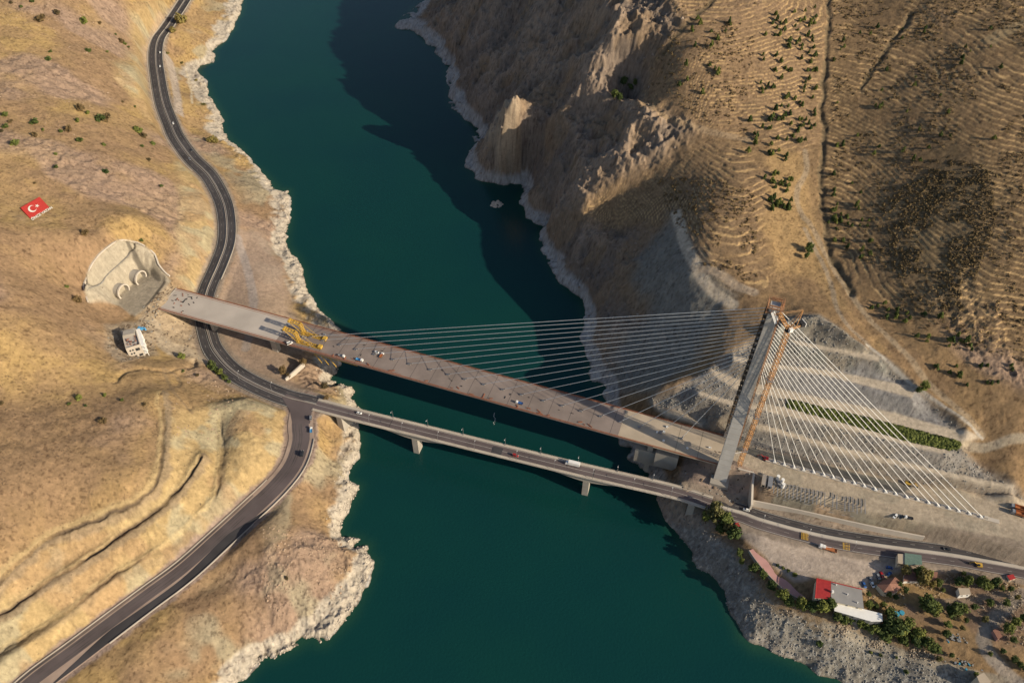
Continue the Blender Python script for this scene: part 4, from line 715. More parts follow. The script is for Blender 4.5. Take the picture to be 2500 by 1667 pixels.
# ---------------------------------------------------------------- yellow deck erection gantries
for k, (cpx, cpy, epx, epy) in enumerate(((743,814,798,827),(731,834,784,845))):
    Cc = W(cpx, cpy, DZ+.6); E = W(epx, epy, DZ+.6); g_ = empty('erection_gantry', (Cc.x, Cc.y, DZ), label='yellow steel erection gantry on the new deck, %s' % ('farther from the parked white van' if k == 0 else 'nearer to the parked white van'), cat='gantry', group='yellow erection gantries on the new deck')
    d3 = Vector((DD[0], DD[1], 0)); Bp = Cc+Vector((0, 0, 10.5))-d3*1.5; Ap = Bp-d3*10+Vector((0, 0, 1.2))
    mb = MB(); mb.lattice(Cc-d3*2, Cc+d3*19, 3.0, 2.1, .24, h0=1.1); lp(mb, 'base_beam', 'yellow', g_, g_)
    mb = MB(); mb.lattice(Cc, Bp, 3.0, 2.1, .26, up=(DD[0], DD[1], 0), h0=1.2); lp(mb, 'mast', 'yellow', g_, g_)
    mb = MB(); mb.lattice(Bp, Ap, 3.0, 2.1, .24, h0=1.1); lp(mb, 'boom', 'yellow', g_, g_)
    mb = MB()
    for sg in (-1, 1):
        n3 = Vector((NN[0], NN[1], 0))*1.5*sg; mb.tube(Cc+n3, Ap+n3, .28, 4); mb.tube(Cc+d3*12+n3, Bp+n3, .14, 4); mb.tube((Cc+Bp)/2+n3, (Ap+Cc)/2+n3, .2, 4)
    lp(mb, 'strut', 'yellow', g_, g_)
    mb = MB(); q = Cc+d3*19.5; mb.box((q.x, q.y, DZ+1.4), (3.0, 3.6, 2.2), HB); lp(mb, 'counterweight', 'yellow', g_, g_)
    mb = MB(); mb.box((Ap.x, Ap.y, Ap.z), (1.6, 4.2, 1.6), HB); mb.tube(Ap, Ap-Vector((0, 0, 6)), .08, 4); lp(mb, 'hoist', 'yellow', g_, g_)
# temporary brackets under the deck by the left pier
mb = MB()
for px in (770, 790, 812):
    t_ = float(un(px, 880, 30)[:2]@DD); mb.tube(B3(t_, -12, 39), B3(t_+4, -10, 26), .3, 5)
mb.tube(B3(-300, -12.5, 38.6), B3(-262, -12.5, 38.6), .3, 5)
Q2(mb.build('temporary_support', 'yellow'))
# ---------------------------------------------------------------- vehicles
def hull(mb, secs, mi=0):
    """loft of cross sections (x, half width, z low, z high)"""
    vs = []; f = []
    for x, hw, z0, z1 in secs: vs += [(x, -hw, z0), (x, hw, z0), (x, hw*.94, z1), (x, -hw*.94, z1)]
    for i in range(len(secs)-1): f += [(4*i+j, 4*i+(j+1) % 4, 4*i+4+(j+1) % 4, 4*i+4+j) for j in range(4)]
    f += [(0,1,2,3)[::-1], tuple(4*(len(secs)-1)+j for j in range(4))]; mb.add(vs, f, mi); return mb
def wheels(root, xs, hw, r=.34, mt='tyre'):
    for x in xs:
        for sg in (-1, 1):
            o = MB().tube((x, sg*(hw-.12), r), (x, sg*(hw+.1), r), r, 10).build('wheel', mt, root)
            MB().tube((x, sg*(hw+.1), r), (x, sg*(hw+.13), r), r*.55, 8).build('rim', 'steel', o)
def make_car(paint, van=False):
    r = empty('parked_car' if not van else 'van'); h = 1.45 if not van else 2.1
    b = hull(MB(), [(-2.2,.80,.35,.78),(-2.1,.88,.25,.92),(-1.2,.9,.22,.98),(.9,.9,.22,.95),(1.8,.88,.25,.82),(2.2,.78,.35,.62)]).build('body', paint, r)
    cab = hull(MB(), [(-1.9 if not van else -2.15,.78,.9,.95 if not van else h-.1),(-1.3,.76,.9,h-.04),(.3,.76,.9,h-.04),(1.15,.78,.88,.95)]).build('cabin', 'glass', r)
    MB().box((-.5 if not van else -.8, 0, h), (1.7 if not van else 2.8, 1.36, .08)).build('roof', paint, cab)
    wheels(r, (-1.35, 1.4), .82)
    for sg in (-1, 1): MB().box((2.12, sg*.6, .64), (.2, .36, .14)).build('headlight', 'white', r)
    return r
CARS = {}
def drive(kind, px, py, hd, label, cat, z=None, paint='car_white', group=None, sc_=1.0):
    key = (kind, paint)
    if key not in CARS:
        o = CARS[key] = (make_car(paint) if kind == 'car' else make_car(paint, True) if kind == 'van' else make_truck(paint, kind))
    else: o = copy_tree(CARS[key])
    p = W(px, py, z) if z is not None else gp(px, py); o.location = (p.x, p.y, p.z+.05); o.rotation_euler = (0, 0, hd); o.scale = (sc_,)*3
    if 'group' in o: del o['group']
    tag(o, label, cat, group); return o
def make_truck(paint, kind):
    r = empty('truck'); L = {'box': 8.2, 'flat': 8.5, 'dump': 6.4, 'small': 5.0, 'mixer': 6.5}[kind]; sx = -L/2
    MB().box((0, 0, .85), (L+2.0, 1.0, .35)).build('chassis', 'dark', r)
    cabm = 'white' if kind in ('box', 'flat', 'dump', 'small') else paint
    c_ = hull(MB(), [(L/2-.9,1.15,.7,2.7),(L/2+.7,1.15,.6,2.7),(L/2+1.2,1.12,.55,1.9)]).build('cab', 'car_grey' if kind == 'dump' else cabm, r)
    MB().box((L/2+.93, 0, 2.18), (.3, 1.9, .6)).build('windscreen', 'glass', c_)
    if kind == 'box':
        MB().box((-1.0, 0, 2.55), (L, 2.5, 2.9)).build('cargo_box', paint, r)
    elif kind in ('flat', 'small'):
        mb = MB(); mb.box((-1.0, 0, 1.15), (L, 2.4, .2))
        for sg in (-1, 1): mb.box((-1.0, sg*1.17, 1.5), (L, .08, .5))
        mb.box((-1.0-L/2+.04, 0, 1.5), (.08, 2.3, .5)); mb.build('cargo_bed', paint, r)
        if kind == 'flat':
            mb = MB(); mb.box((L/2-1.9, 0, 1.9), (1.6, 2.0, 1.5)); mb.tube((L/2-2, 0, 2.5), (-1.5, 0, 3.3), .22, 5); mb.build('loader_arm', 'white', r)
    elif kind == 'dump':
        mb = MB(); mb.box((-1.0, 0, 1.3), (L, 2.5, .2))
        for sg in (-1, 1): mb.box((-1.0, sg*1.22, 2.1), (L, .12, 1.5))
        for x in (-1-L/2+.06, -1+L/2-.06): mb.box((x, 0, 2.1), (.12, 2.32, 1.5))
        for x in np.arange(-1-L/2+.6, -1+L/2, 1.1):
            for sg in (-1, 1): mb.box((x, sg*1.32, 2.1), (.14, .1, 1.4))
        mb.build('dump_body', paint, r)
    else:
        mb = MB(); mb.tube((L/2-1.4, 0, 2.0), (-1.5, 0, 2.3), 1.0, 12, 1.35); mb.tube((-1.5, 0, 2.3), (-3.6, 0, 2.9), 1.35, 12, .6); mb.build('drum', paint, r)
    wheels(r, (-L/2+.2, -L/2+1.4, L/2-.1), 1.08, .5); return r
hA = lambda a, b: heading(a, b, 27)
drive('car', 391, 129, hA((388,160),(391,110)), 'white car, upper of two following each other on the upper highway', 'car', z=30)
drive('car', 391, 163, hA((390,190),(391,150)), 'white car, lower of two following each other on the upper highway', 'car', z=29.5)
drive('car', 423, 302, hA((428,320),(420,290)), 'white car alone on the lake side lanes of the curving highway', 'car', z=29)
drive('car', 468, 368, hA((450,348),(480,384)), 'black car on the lake side lanes of the curving highway', 'car', z=28, paint='car_dark')
drive('car', 463, 389, hA((478,404),(455,380)), 'dark grey car by the median of the curving highway', 'car', z=28, paint='car_grey')
drive('car', 877, 1009, hb, 'white car at the left end of the low girder bridge', 'car', z=26.05)
drive('van', 1259, 1113, hb, 'small red van on the middle of the low girder bridge', 'van', z=26.05, paint='car_red')
drive('box', 1398, 1135, hb+math.pi, 'white box lorry driving on the low girder bridge', 'lorry', z=26.05, paint='white', sc_=1.05)
drive('car', 1822, 1245, hA((1850,1254),(1800,1240)), 'white car on the upper lanes just right of the girder bridge', 'car', z=27)
drive('car', 2312, 1341, hA((2340,1346),(2290,1338)), 'black car on the upper lanes at the far right of the road', 'car', z=29.2, paint='car_dark')
drive('van', 738, 1108, hA((725,1150),(735,1090)), 'dark van on the inner bend just below the road junction', 'van', z=26.3, paint='car_dark', sc_=1.25)
drive('small', 760, 1051, hA((758,1070),(760,1040)), 'small blue truck parked on the shoulder by the bridge junction', 'truck', z=26.4, paint='light_blue', sc_=.7)
drive('van', 759, 1021, hA((758,1040),(760,1000)), 'grey van parked on the shoulder nearest the girder bridge', 'van', z=26.4, paint='car_grey')
drive('van', 708, 839, HB+.9, 'white van parked by the near edge of the new deck left of the cables', 'van', z=DZ+.02, paint='car_white', sc_=1.1)
drive('car', 920, 861, HB, 'white car parked on the brown deck beside the truck with orange bed', 'car', z=DZ+.02)
drive('small', 932, 869, HB+1.5, 'small white truck with an orange bed parked beside the white car on the deck', 'truck', z=DZ+.02, paint='truck_orange', sc_=.75)
drive('small', 834, 870, HB, 'small truck with a pale grey bed near the edge of the new deck', 'truck', z=DZ+.02, paint='car_grey', sc_=.8)
drive('small', 878, 880, HB, 'small truck with a bright blue bed near the edge of the new deck', 'truck', z=DZ+.02, paint='light_blue', sc_=.85)
drive('small', 1268, 985, HB+math.pi, 'dark blue flatbed truck near the edge in the middle of the new deck', 'truck', z=DZ+.02, paint='car_blue', sc_=.8)
drive('flat', 2020, 1341, hA((2045,1350),(2000,1336)), 'lorry with white cab and red bed parked in the gravel lot', 'lorry', paint='truck_orange', sc_=1.1)
drive('car', 2185, 1261, hA((2190,1255),(2178,1266)), 'white car parked on the construction platform', 'car')
drive('car', 2199, 1264, hA((2206,1258),(2192,1268)), 'dark car parked against the white car on the construction platform', 'car', paint='car_dark')
drive('small', 2217, 1266, hA((2230,1269),(2205,1264)), 'dark pickup truck parked end on to the two cars of the construction platform', 'truck', paint='car_dark', sc_=.8)
for k, (px, py) in enumerate(((2484,1243),(2486,1257))):
    drive('dump', px, py, hA((2500,1250),(2470,1241)), '%s of two orange dump trucks with grey cabs at the right edge of the site' % ('upper', 'lower')[k], 'dump truck', paint='truck_orange', group='dump trucks at the right edge', sc_=1.25)
for px, py, ht, pt, lb in ((2109,1428,(10,20),'car_blue','blue car at the left end of the parked row beside the restaurant roof'),(2129,1427,(10,18),'car_white','white car second in the parked row beside the restaurant roof'),(2126,1416,(8,14),'car_grey','grey car parked above the white car in the row by the tiled hexagonal house'),(2144,1436,(10,16),'car_white','white car parked closest to the tiled hexagonal house'),(2143,1407,(8,14),'car_grey','pale grey car parked next to the red car under the trees'),(2152,1403,(8,14),'car_red','red car parked in the shade above the tiled hexagonal house'),(2170,1401,(16,-10),'car_blue','blue car, lower of the two blue cars in the tree shade'),(2171,1386,(16,3),'car_blue','blue car, upper of the two blue cars in the tree shade')):
    drive('car', px, py, hA((px, py), (px+ht[0], py+ht[1])), lb, 'car', paint=pt, group='cars parked by the restaurant', sc_=1.05)
def digger(px, py, hd, paint, label, cat):
    p = gp(px, py); r = empty('excavator', (p.x, p.y, p.z), hd, label=label, cat=cat)
    for sg in (-1, 1): MB().box((0, sg*1.2, .45), (4.2, .6, .9)).build('track', 'dark', r)
    MB().box((-.4, 0, 1.5), (3.2, 2.6, 1.2)).build('body', paint, r); b_ = MB().box((.6, .8, 2.5), (1.4, 1.0, 1.3)).build('cab', 'glass', r)
    mb = MB(); mb.tube((1, -.2, 1.8), (3.8, -.2, 4.0), .3, 5); mb.tube((3.8, -.2, 4.0), (6.0, -.2, 1.6), .24, 5); mb.build('boom', paint, r); MB().box((6.1, -.2, 1.0), (.9, 1.2, 1.0), taper=.8).build('bucket', 'dark', r); return r
digger(2216, 1182, hA((2216,1182),(2240,1190)), 'yellow', 'yellow excavator working on the strip behind the stay cable anchors', 'excavator')
digger(1868, 1121, hA((1868,1121),(1850,1116)), 'car_red', 'small red loader standing where the anchor wall begins', 'loader')
digger(2388, 1381, hA((2388,1381),(2370,1378)), 'yellow', 'yellow road machine parked on the gravel island by the slip road', 'road machine')
# ---------------------------------------------------------------- retaining walls, site gear
def wall(name, pts, w_, h_, label, cat='wall', mt='pale_concrete', z0=None):
    a = np.array(pts, float); P = smooth_line(un(a[:, 0], a[:, 1], a[:, 2]), 6); mb = MB(); slabline(mb, P, w_/2, -w_/2, -h_, 0); return tag(mb.build(name, mt), label, cat)
wall('retaining_wall', [(1838,1221,33.4),(1900,1233,33.4),(2040,1264,33.6),(2150,1288,33.8),(2258,1309,33.4)], 1.0, 7, 'long pale concrete retaining wall between the road and the construction platform')
wall('retaining_wall', [(1803,1143,42.4),(1822,1148,42.4),(1841,1153,42.4)], 1.2, 15, 'short concrete wall closing the top of the pit beside the crane base')
wall('retaining_wall', [(1841,1154,42.4),(1838,1180,42),(1837,1205,38),(1836,1232,33)], 1.4, 15, 'concrete wall dropping down the right side of the pylon pit')
wall('boundary_wall', [(696,925,25),(720,903,25),(741,884,25)], 1.2, 5, 'pale freestanding wall on the bare ground between the two bridges')
mb = MB()
for i, (px, py) in enumerate(((1864,1176),(1879,1180))):
    p = gp(px, py); r = empty('site_container', (p.x, p.y, p.z), HB+.02, label='%s site container beside the pylon pit' % ('brown, left of two', 'pale grey, right of two')[i], cat='container', group='site containers by the pit')
    MB().box((0, 0, 1.35), (3.2, 9, 2.7)).build('body', ('dirt_pale', 'car_grey')[i], r); m_ = MB()
    for q in np.arange(-4.2, 4.3, .6): m_.box((1.63, q, 1.35), (.06, .25, 2.5)); m_.box((0, q, 2.73), (3.1, .25, .05))
    m_.build('ribs', 'steel', r); MB().box((0, -4.53, 1.2), (1.4, .06, 2.0)).build('door', 'dark', r)
p = gp(1902, 1180); r = empty('batching_plant', (p.x, p.y, p.z), .3, label='white cement batching plant with silos on the platform beside the steel frames', cat='plant')
for x, y_ in ((0, 3), (1.5, -.5), (0, -4)):
    m_ = MB(); m_.tube((x, y_, 1.5), (x, y_, 5.5), 1.2, 10); m_.tube((x, y_, 1.5), (x, y_, .2), 1.2, 10, .3); m_.build('silo', 'white', r)
MB().box((.4, -.4, .5), (3, 9, .5)).build('frame', 'steel', r)
fr_ = [(1892,1197),(2000,1222),(2112,1252)]
sp_ = empty('steel_frame_stack', tuple(gp(2000, 1212)), label='long row of dark steel scaffold frames laid out on the platform ground', cat='scaffolding')
Af, Bf = gp(1888, 1190), gp(2110, 1240); dA = (Bf-Af); nf_ = Vector((-dA.y, dA.x, 0)).normalized(); mb = MB()
for k in range(24):
    if k in (14, 17): continue
    q = Af+dA*(k/23.0); q.z = 0; j = random.Random(k).uniform(-1, 1); a = q+nf_*(5.5+j)-Vector((0, 0, 0)); b_ = q-nf_*(6.5-j)
    zz_ = max(gz(*(a.lerp(b_, f_)).xy) for f_ in (0, .25, .5, .75, 1)); a.z = b_.z = zz_+.5; mb.tube(a, b_, .2, 4); mb.tube(a+Vector((.5, .1, .4)), b_+Vector((.2, .1, .4)), .11, 4)
for o_ in (-5, -2.5, 0, 2.5, 4.6):
    for k in range(3, 21, 1):
        if random.Random(k*7+int(o_*2)).random() < .4: continue
        a = Af+dA*(k/23.0)+nf_*o_; b_ = Af+dA*((k+1)/23.0)+nf_*o_; zz_ = max(gz(*(a.lerp(b_, f_)).xy) for f_ in (0, .5, 1)); a.z = b_.z = zz_+1.0; mb.tube(a, b_, .15, 4)
lp(mb, 'frame', 'car_grey', sp_, sp_)
rd = random.Random(3)
# crates, beams and sheets left on the new deck
bits = [(655,746,'a'),(668,738,'b')]
def litter(n_, t0, t1, n0, n1, name, mt, dims, label, cat, group):
    for i in range(n_):
        t_, nn_ = rd.uniform(t0, t1), rd.uniform(n0, n1); L_, w_, h_ = (rd.uniform(*q) for q in dims)
        m_ = MB(); m_.box((0, 0, h_/2), (L_, w_, h_)); 
        for q in (-.3, .3): m_.box((L_*q, 0, h_+.06), (.12, w_, .12))
        o = m_.build(name, mt); o.location = B3(t_, nn_, DZ+.03); o.rotation_euler = (0, 0, HB+rd.choice((0, 0, 1.57, .4, -.5))); tag(o, label, cat, group)
litter(16, TL+4, TL+26, -11, 10, 'steel_plate_stack', 'dark', ((1, 3), (.3, .9), (.15, .4)), 'dark scrap of steel lying on the pale left end of the new deck', 'steel scrap', 'scraps on the left end of the deck')
litter(8, TL+4, TL+24, -11, 10, 'timber_stack', 'rust', ((.8, 2.2), (.4, 1.1), (.2, .5)), 'rusty bundle lying on the pale left end of the new deck', 'bundle', 'rusty bundles on the left end of the deck')
litter(20, -338, -300, -9, 9, 'material_crate', 'car_grey', ((.8, 2.4), (.6, 1.4), (.4, 1.0)), 'grey crate among the two yellow gantries on the deck', 'crate', 'crates around the gantries')
litter(22, -290, -60, -12.4, -9.5, 'pipe_bundle', 'rust', ((1.5, 5), (.4, .8), (.3, .6)), 'rusty bundle along the near edge of the brown deck', 'bundle', 'bundles along the near deck edge')
litter(16, -290, -60, -8, 8, 'deck_debris', 'dark', ((.8, 2.5), (.3, .8), (.15, .4)), 'dark piece of debris on the middle of the brown deck', 'debris', 'debris on the brown deck')
litter(6, -20, 24, -10, 10, 'generator_box', 'white', ((1.2, 2.2), (.9, 1.4), (.8, 1.2)), 'small white box on the pale deck in front of the pylon', 'site box', 'white boxes before the pylon')
# ---------------------------------------------------------------- tunnel portals, shotcrete rim
PTL = cpoly([(216,738),(205,701),(212,666),(230,634),(256,608),(288,586),(319,583),(351,601),(379,623),(388,647),(405,668),(415,676)]); PTL = smooth_line(PTL, 3)
z_ = height(PTL[:, 0], PTL[:, 1])+.6; mb = MB(); slabline(mb, np.column_stack([PTL, np.convolve(np.pad(z_, 2, 'edge'), np.ones(5)/5, 'valid')]), .6, -.6, -2, .2); tag(mb.build('crest_gutter', 'pale_concrete'), 'pale concrete gutter ringing the sprayed slope above the two tunnel mouths', 'gutter')
PTL = smooth_line(cpoly([(216,716),(262,672),(319,618)]), 3); z_ = height(PTL[:, 0], PTL[:, 1])+.1; mb = MB(); slabline(mb, np.column_stack([PTL, z_]), .4, -.4, -1, .2); tag(mb.build('bench_gutter', 'stone_grey'), 'thin grey drain crossing the sprayed slope behind the tunnel mouths', 'gutter')
for px, py, lb in ((338,683,'upper right of two'),(296,716,'lower left of two')):
    p = W(px, py, 44.0)+Vector((3.2, -1.1, 0)); r = empty('tunnel_portal', (p.x, p.y, 44), HB, label='round concrete tunnel mouth standing out of the slope, '+lb, cat='tunnel portal', group='tunnel mouths')
    mb = MB(); mi = MB(); N_ = 26; ang = [R(-35)+(R(250))*i/N_ for i in range(N_+1)]
    for i in range(N_):
        a0, a1 = ang[i], ang[i+1]
        for (x0, x1, ro, rin, tgt) in ((-14, 0, 6.4, 5.8, mb), (-.4, 1.0, 7.0, 5.8, mi)):
            vs = [(x, rr*math.cos(a), rr*math.sin(a)+3.2) for x in (x0, x1) for a in (a0, a1) for rr in (rin, ro)]
            tgt.add(vs, [(1,3,7,5),(4,6,2,0),(5,7,6,4),(0,2,3,1)])
    mb.build('tube', 'concrete', r); mi.build('rim', 'pale_concrete', r); MB().tube((-13.9, 0, 3.2), (-13.4, 0, 3.2), 5.8, 24).build('dark_interior', 'dark', r)  # black disc stands in for the unlit depth of the tube
# ---------------------------------------------------------------- unfinished building
ZR = 60.0; A4 = [W(295,807,ZR), W(330,800,ZR), W(341.5,840,ZR), W(306,850.5,ZR)]
bu = empty('unfinished_building', (A4[3].x, A4[3].y, 44), label='unfinished white concrete building with open roof beside the dirt track', cat='building')
poly = [(v.x, v.y) for v in A4]; cx = sum(p_[0] for p_ in poly)/4; cy = sum(p_[1] for p_ in poly)/4
mb = MB(); mb.prism(poly, 42, ZR-1.6); lp(mb, 'wall', 'pale_concrete', bu, bu)
mb = MB(); mb.prism([(cx+(x-cx)*.94, cy+(y-cy)*.94) for x, y in poly], ZR-1.6, ZR-1.3); lp(mb, 'roof_slab', 'deck_pale', bu, bu)
for i in range(4):
    mb = MB(); a = Vector((*poly[i], ZR-1.6)); b_ = Vector((*poly[(i+1) % 4], ZR-1.6)); hd = math.atan2((b_-a).y, (b_-a).x); q = (a+b_)/2; inw = (Vector((cx, cy, q.z))-q).normalized()*.22
    mb.box((q.x+inw.x, q.y+inw.y, ZR-.85), ((b_-a).length-.4, .36, 1.5), hd); pw = lp(mb, 'parapet', 'pale_concrete', bu, bu)
a = Vector((*poly[3], 0)); b_ = Vector((*poly[2], 0)); dr = (b_-a); nrm = Vector((dr.y, -dr.x, 0)).normalized(); 
if (a+nrm-Vector((cx, cy, 0))).length < (a-Vector((cx, cy, 0))).length: nrm = -nrm
hd = math.atan2(dr.y, dr.x)
for f_, zz, w_, h_ in ((.22,56,1.2,1.8),(.40,56,1.2,1.8),(.22,52.5,1.2,1.8),(.40,52.5,1.2,1.8),(.72,55.5,3.2,2.8),(.22,49,1.2,1.8),(.42,48.6,1.8,2.6),(.78,49,3.0,2.2)):
    q = a+dr*f_+nrm*.02; mb = MB(); mb.box((q.x, q.y, zz), (w_, .1, h_), hd); o = lp(mb, 'window', 'dark', bu, bu)
    mb = MB(); mb.box((q.x+nrm.x*.1, q.y+nrm.y*.1, zz-h_/2-.1), (w_+.3, .3, .15), hd); s_ = lp(mb, 'sill', 'concrete', o, bu)
a = Vector((*poly[2], 0)); b_ = Vector((*poly[1], 0)); dr = b_-a; hd = math.atan2(dr.y, dr.x); nrm = Vector((dr.y, -dr.x, 0)).normalized()
for zz in (48.5, 53.2, 57.9):
    mb = MB(); q = (a+b_)/2+nrm*1.4; mb.box((q.x, q.y, zz), (dr.length, 2.6, .3), hd); lp(mb, 'balcony_slab', 'white', bu, bu)
for f_ in (.02, .35, .68, .98):
    q = a+dr*f_+nrm*2.5; mb = MB(); mb.box((q.x, q.y, 51), (.4, .4, 14), hd); lp(mb, 'column', 'white', bu, bu)
mb = MB()
for i in range(26): a_1, a_2 = rd.uniform(.1, .9), rd.uniform(.08, .6); q = A4[3].lerp(A4[2], a_1).lerp(A4[0].lerp(A4[1], a_1), a_2); mb.box((q.x, q.y, ZR-1.1+rd.uniform(0, .4)), (rd.uniform(.4, 2.2), rd.uniform(.2, .9), rd.uniform(.2, .7)), rd.uniform(0, 3), rd.choice((0, 1)))
o = mb.build('roof_clutter', ['dark', 'rust']); o.parent = bu; o.matrix_parent_inverse = Matrix.Translation(bu.location).inverted()
mb = MB(); q = A4[0].lerp(A4[1], .5).lerp(Vector((cx, cy, ZR)), .45); mb.box((q.x, q.y, ZR-.2), (9, 5, 2.4), math.atan2(poly[1][1]-poly[0][1], poly[1][0]-poly[0][0])); lp(mb, 'stair_housing', 'concrete', bu, bu)
p = gp(347, 803); mb = MB()
for i in range(9): mb.tube((rd.uniform(-4,4), rd.uniform(-2,2), .3), (rd.uniform(-4,4), rd.uniform(-2,2), 1.2), .7, 5)
o = mb.build('tarp_heap', 'light_blue'); o.location = p; tag(o, 'bright blue tarpaulin heap beside the unfinished building', 'tarpaulin')
# ---------------------------------------------------------------- hillside flag with its words
F4 = [Vector([float(q) for q in ground(*p_)[0]]) for p_ in ((74,534),(121,507),(97,481.7),(51.7,509))]
eu = (F4[1]-F4[0]+F4[2]-F4[3])/2; ev = (F4[3]-F4[0]+F4[2]-F4[1])/2; o0 = F4[0]+Vector((0, 0, .5)); nrm = eu.cross(ev).normalized()
fg = empty('hillside_flag', tuple(F4[0]), label='red flag with white crescent and star laid on the dry hillside above white words', cat='flag')
def fp(u_, v_, h_=0): return o0+eu*u_+ev*v_+nrm*h_
mb = MB(); k = 12; vs = [fp(i/k, j/k) for j in range(k+1) for i in range(k+1)]; mb.add(vs, [(j*(k+1)+i, j*(k+1)+i+1, (j+1)*(k+1)+i+1, (j+1)*(k+1)+i) for j in range(k) for i in range(k)]); mb.add([fp(u_, v_, -1.2) for u_, v_ in ((0,0),(1,0),(1,1),(0,1))]+[fp(u_, v_, -.01) for u_, v_ in ((0,0),(1,0),(1,1),(0,1))], [(0,1,5,4),(1,2,6,5),(2,3,7,6),(3,0,4,7)])
lp(mb, 'red_field', 'flag_red', fg, fg)
asp = ev.length/eu.length; R1, R2, xo = .27, .205, .07; out = []
def cp_(cx_, r_, a): return fp(cx_+r_*asp*math.cos(a), .5+r_*math.sin(a), .12)
c0 = .36; c1 = c0+xo*asp; ai = math.acos((R1**2-R2**2+xo**2)/(2*xo*R1)); bi = math.atan2(R1*math.sin(ai), R1*math.cos(ai)-xo); Nn = 30; mb = MB()
oa = [ai+(2*math.pi-2*ai)*i/Nn for i in range(Nn+1)]; ia = [bi+(2*math.pi-2*bi)*i/Nn for i in range(Nn+1)]
vs = [cp_(c0, R1, a) for a in oa]+[cp_(c1, R2, a) for a in ia]; mb.add(vs, [(i, i+1, Nn+2+i, Nn+1+i) for i in range(Nn)]); lp(mb, 'crescent', 'flag_white', fg, fg)
mb = MB(); st = []; 
for i in range(10): a = math.pi+i*math.pi/5; r_ = .15 if i % 2 == 0 else .065; st.append(fp(.62+r_*asp*math.cos(a), .5+r_*math.sin(a), .13))
mb.add([fp(.62, .5, .13)]+st, [(0, 1+i, 1+(i+1) % 10) for i in range(10)]); lp(mb, 'star', 'flag_white', fg, fg)
tc_ = bpy.data.curves.new('letters', 'FONT'); tc_.body = '\u00d6NCE VATAN'; tc_.size = 1; tc_.extrude = .03; tc_.offset = .018; to = bpy.data.objects.new('letters', tc_); C.objects.link(to)
dg = bpy.context.evaluated_depsgraph_get(); tm_ = bpy.data.meshes.new_from_object(to.evaluated_get(dg)); C.objects.unlink(to); bpy.data.objects.remove(to)
vx = [v.co.copy() for v in tm_.vertices]; x1 = max(v.x for v in vx); x0 = min(v.x for v in vx)
for v, c_ in zip(tm_.vertices, vx): v.co = fp(.0+1.08*(c_.x-x0)/(x1-x0), -.235+c_.y*.26, .3+c_.z*3)
tm_.materials.append(M['flag_white']); lo = bpy.data.objects.new('lettering', tm_); C.objects.link(lo); lo.parent = fg; lo.matrix_parent_inverse = Matrix.Translation(fg.location).inverted()
# ---------------------------------------------------------------- lakeside buildings
def house(name, pts, zr, label, cat, roof='roof_grey', wallm='wall_cream', zb=None, over=.0, ribs=None, hip=None, windows=3, thick=.35):
    V_ = [W(px, py, zr) for px, py in pts]; pl = [(v.x, v.y) for v in V_]; cx = sum(x for x, _ in pl)/len(pl); cy = sum(y_ for _, y_ in pl)/len(pl)
    zb = gz(cx, cy)-1.5 if zb is None else zb; r = empty(name, (cx, cy, zb+1.5), label=label, cat=cat)
    mb = MB(); mb.prism([(cx+(x-cx)*.95, cy+(y_-cy)*.95) for x, y_ in pl], zb-2, zr-thick+.02); wl = lp(mb, 'wall', wallm, r, r)
    mb = MB()
    if hip: top_ = W(*hip[0], zr+hip[1]); mb.prism(pl, zr-thick, zr); nn_ = len(pl); q = pl if sum(pl[i][0]*pl[(i+1) % nn_][1]-pl[(i+1) % nn_][0]*pl[i][1] for i in range(nn_)) > 0 else pl[::-1]; mb.add([(x, y_, zr+.01) for x, y_ in q]+[top_], [(i, (i+1) % nn_, nn_) for i in range(nn_)])
    else: mb.prism(pl, zr-thick, zr)
    rf = lp(mb, 'roof', roof, r, r)
    if ribs:
        mb = MB(); a, b_ = V_[0], V_[1]; c_, d_ = V_[3], V_[2]
        for k in range(ribs+1): f_ = k/ribs; mb.tube(a.lerp(b_, f_)+Vector((0, 0, .05)), c_.lerp(d_, f_)+Vector((0, 0, .05)), .09, 4)
        lp(mb, 'roof_rib', roof, rf, r)
    for k in range(windows):
        a, b_ = Vector((*pl[-2], 0)), Vector((*pl[-1], 0)); f_ = (k+.5)/windows; q = a.lerp(b_, f_)*.95+Vector((cx, cy, 0))*.05; hd = math.atan2((b_-a).y, (b_-a).x)
        mb = MB(); mb.box((q.x, q.y, zr-1.7), (1.3, .16, 1.1), hd); lp(mb, 'window', 'glass', r, r)
    return r, V_
r, V_ = house('restaurant', [(1994,1412),(2029,1417.5),(2027,1461),(1990,1459)], 32.5, 'red ribbed metal roof building, the left wing of the lakeside restaurant', 'building', 'roof_red', ribs=14)
mb = MB(); mb.box((V_[1].x-1.5, V_[1].y-8, 33.6), (1.2, 1.2, 2)); lp(mb, 'chimney', 'white', r, r)
mb = MB(); a = W(1994,1411,32.9); b_ = W(2106,1438,32.9); mb.tube(a, b_, .35, 4); mb.tube(W(1994,1411,32.9), W(1990,1459,32.9), .3, 4); lp(mb, 'roof_trim', 'roof_red', r, r)
r, V_ = house('restaurant_hall', [(2029.5,1418),(2104,1438.6),(2109,1485),(2028.5,1466)], 32.0, 'large flat grey roof hall joined to the red roofed restaurant', 'building', 'roof_grey', ribs=10)
mb = MB(); 
for f_ in (.15, .5, .8): q = V_[0].lerp(V_[2], f_); mb.tube(q, q+Vector((0, 0, 1.4)), .35, 6)
lp(mb, 'roof_vent', 'white', r, r)
house('terrace_awning', [(2038,1468),(2127,1490.5),(2153.5,1497),(2155,1516),(2127,1516),(2037,1490)], 29.5, 'white sheet roof over the restaurant terrace facing the lake', 'awning', 'white', 'steel')
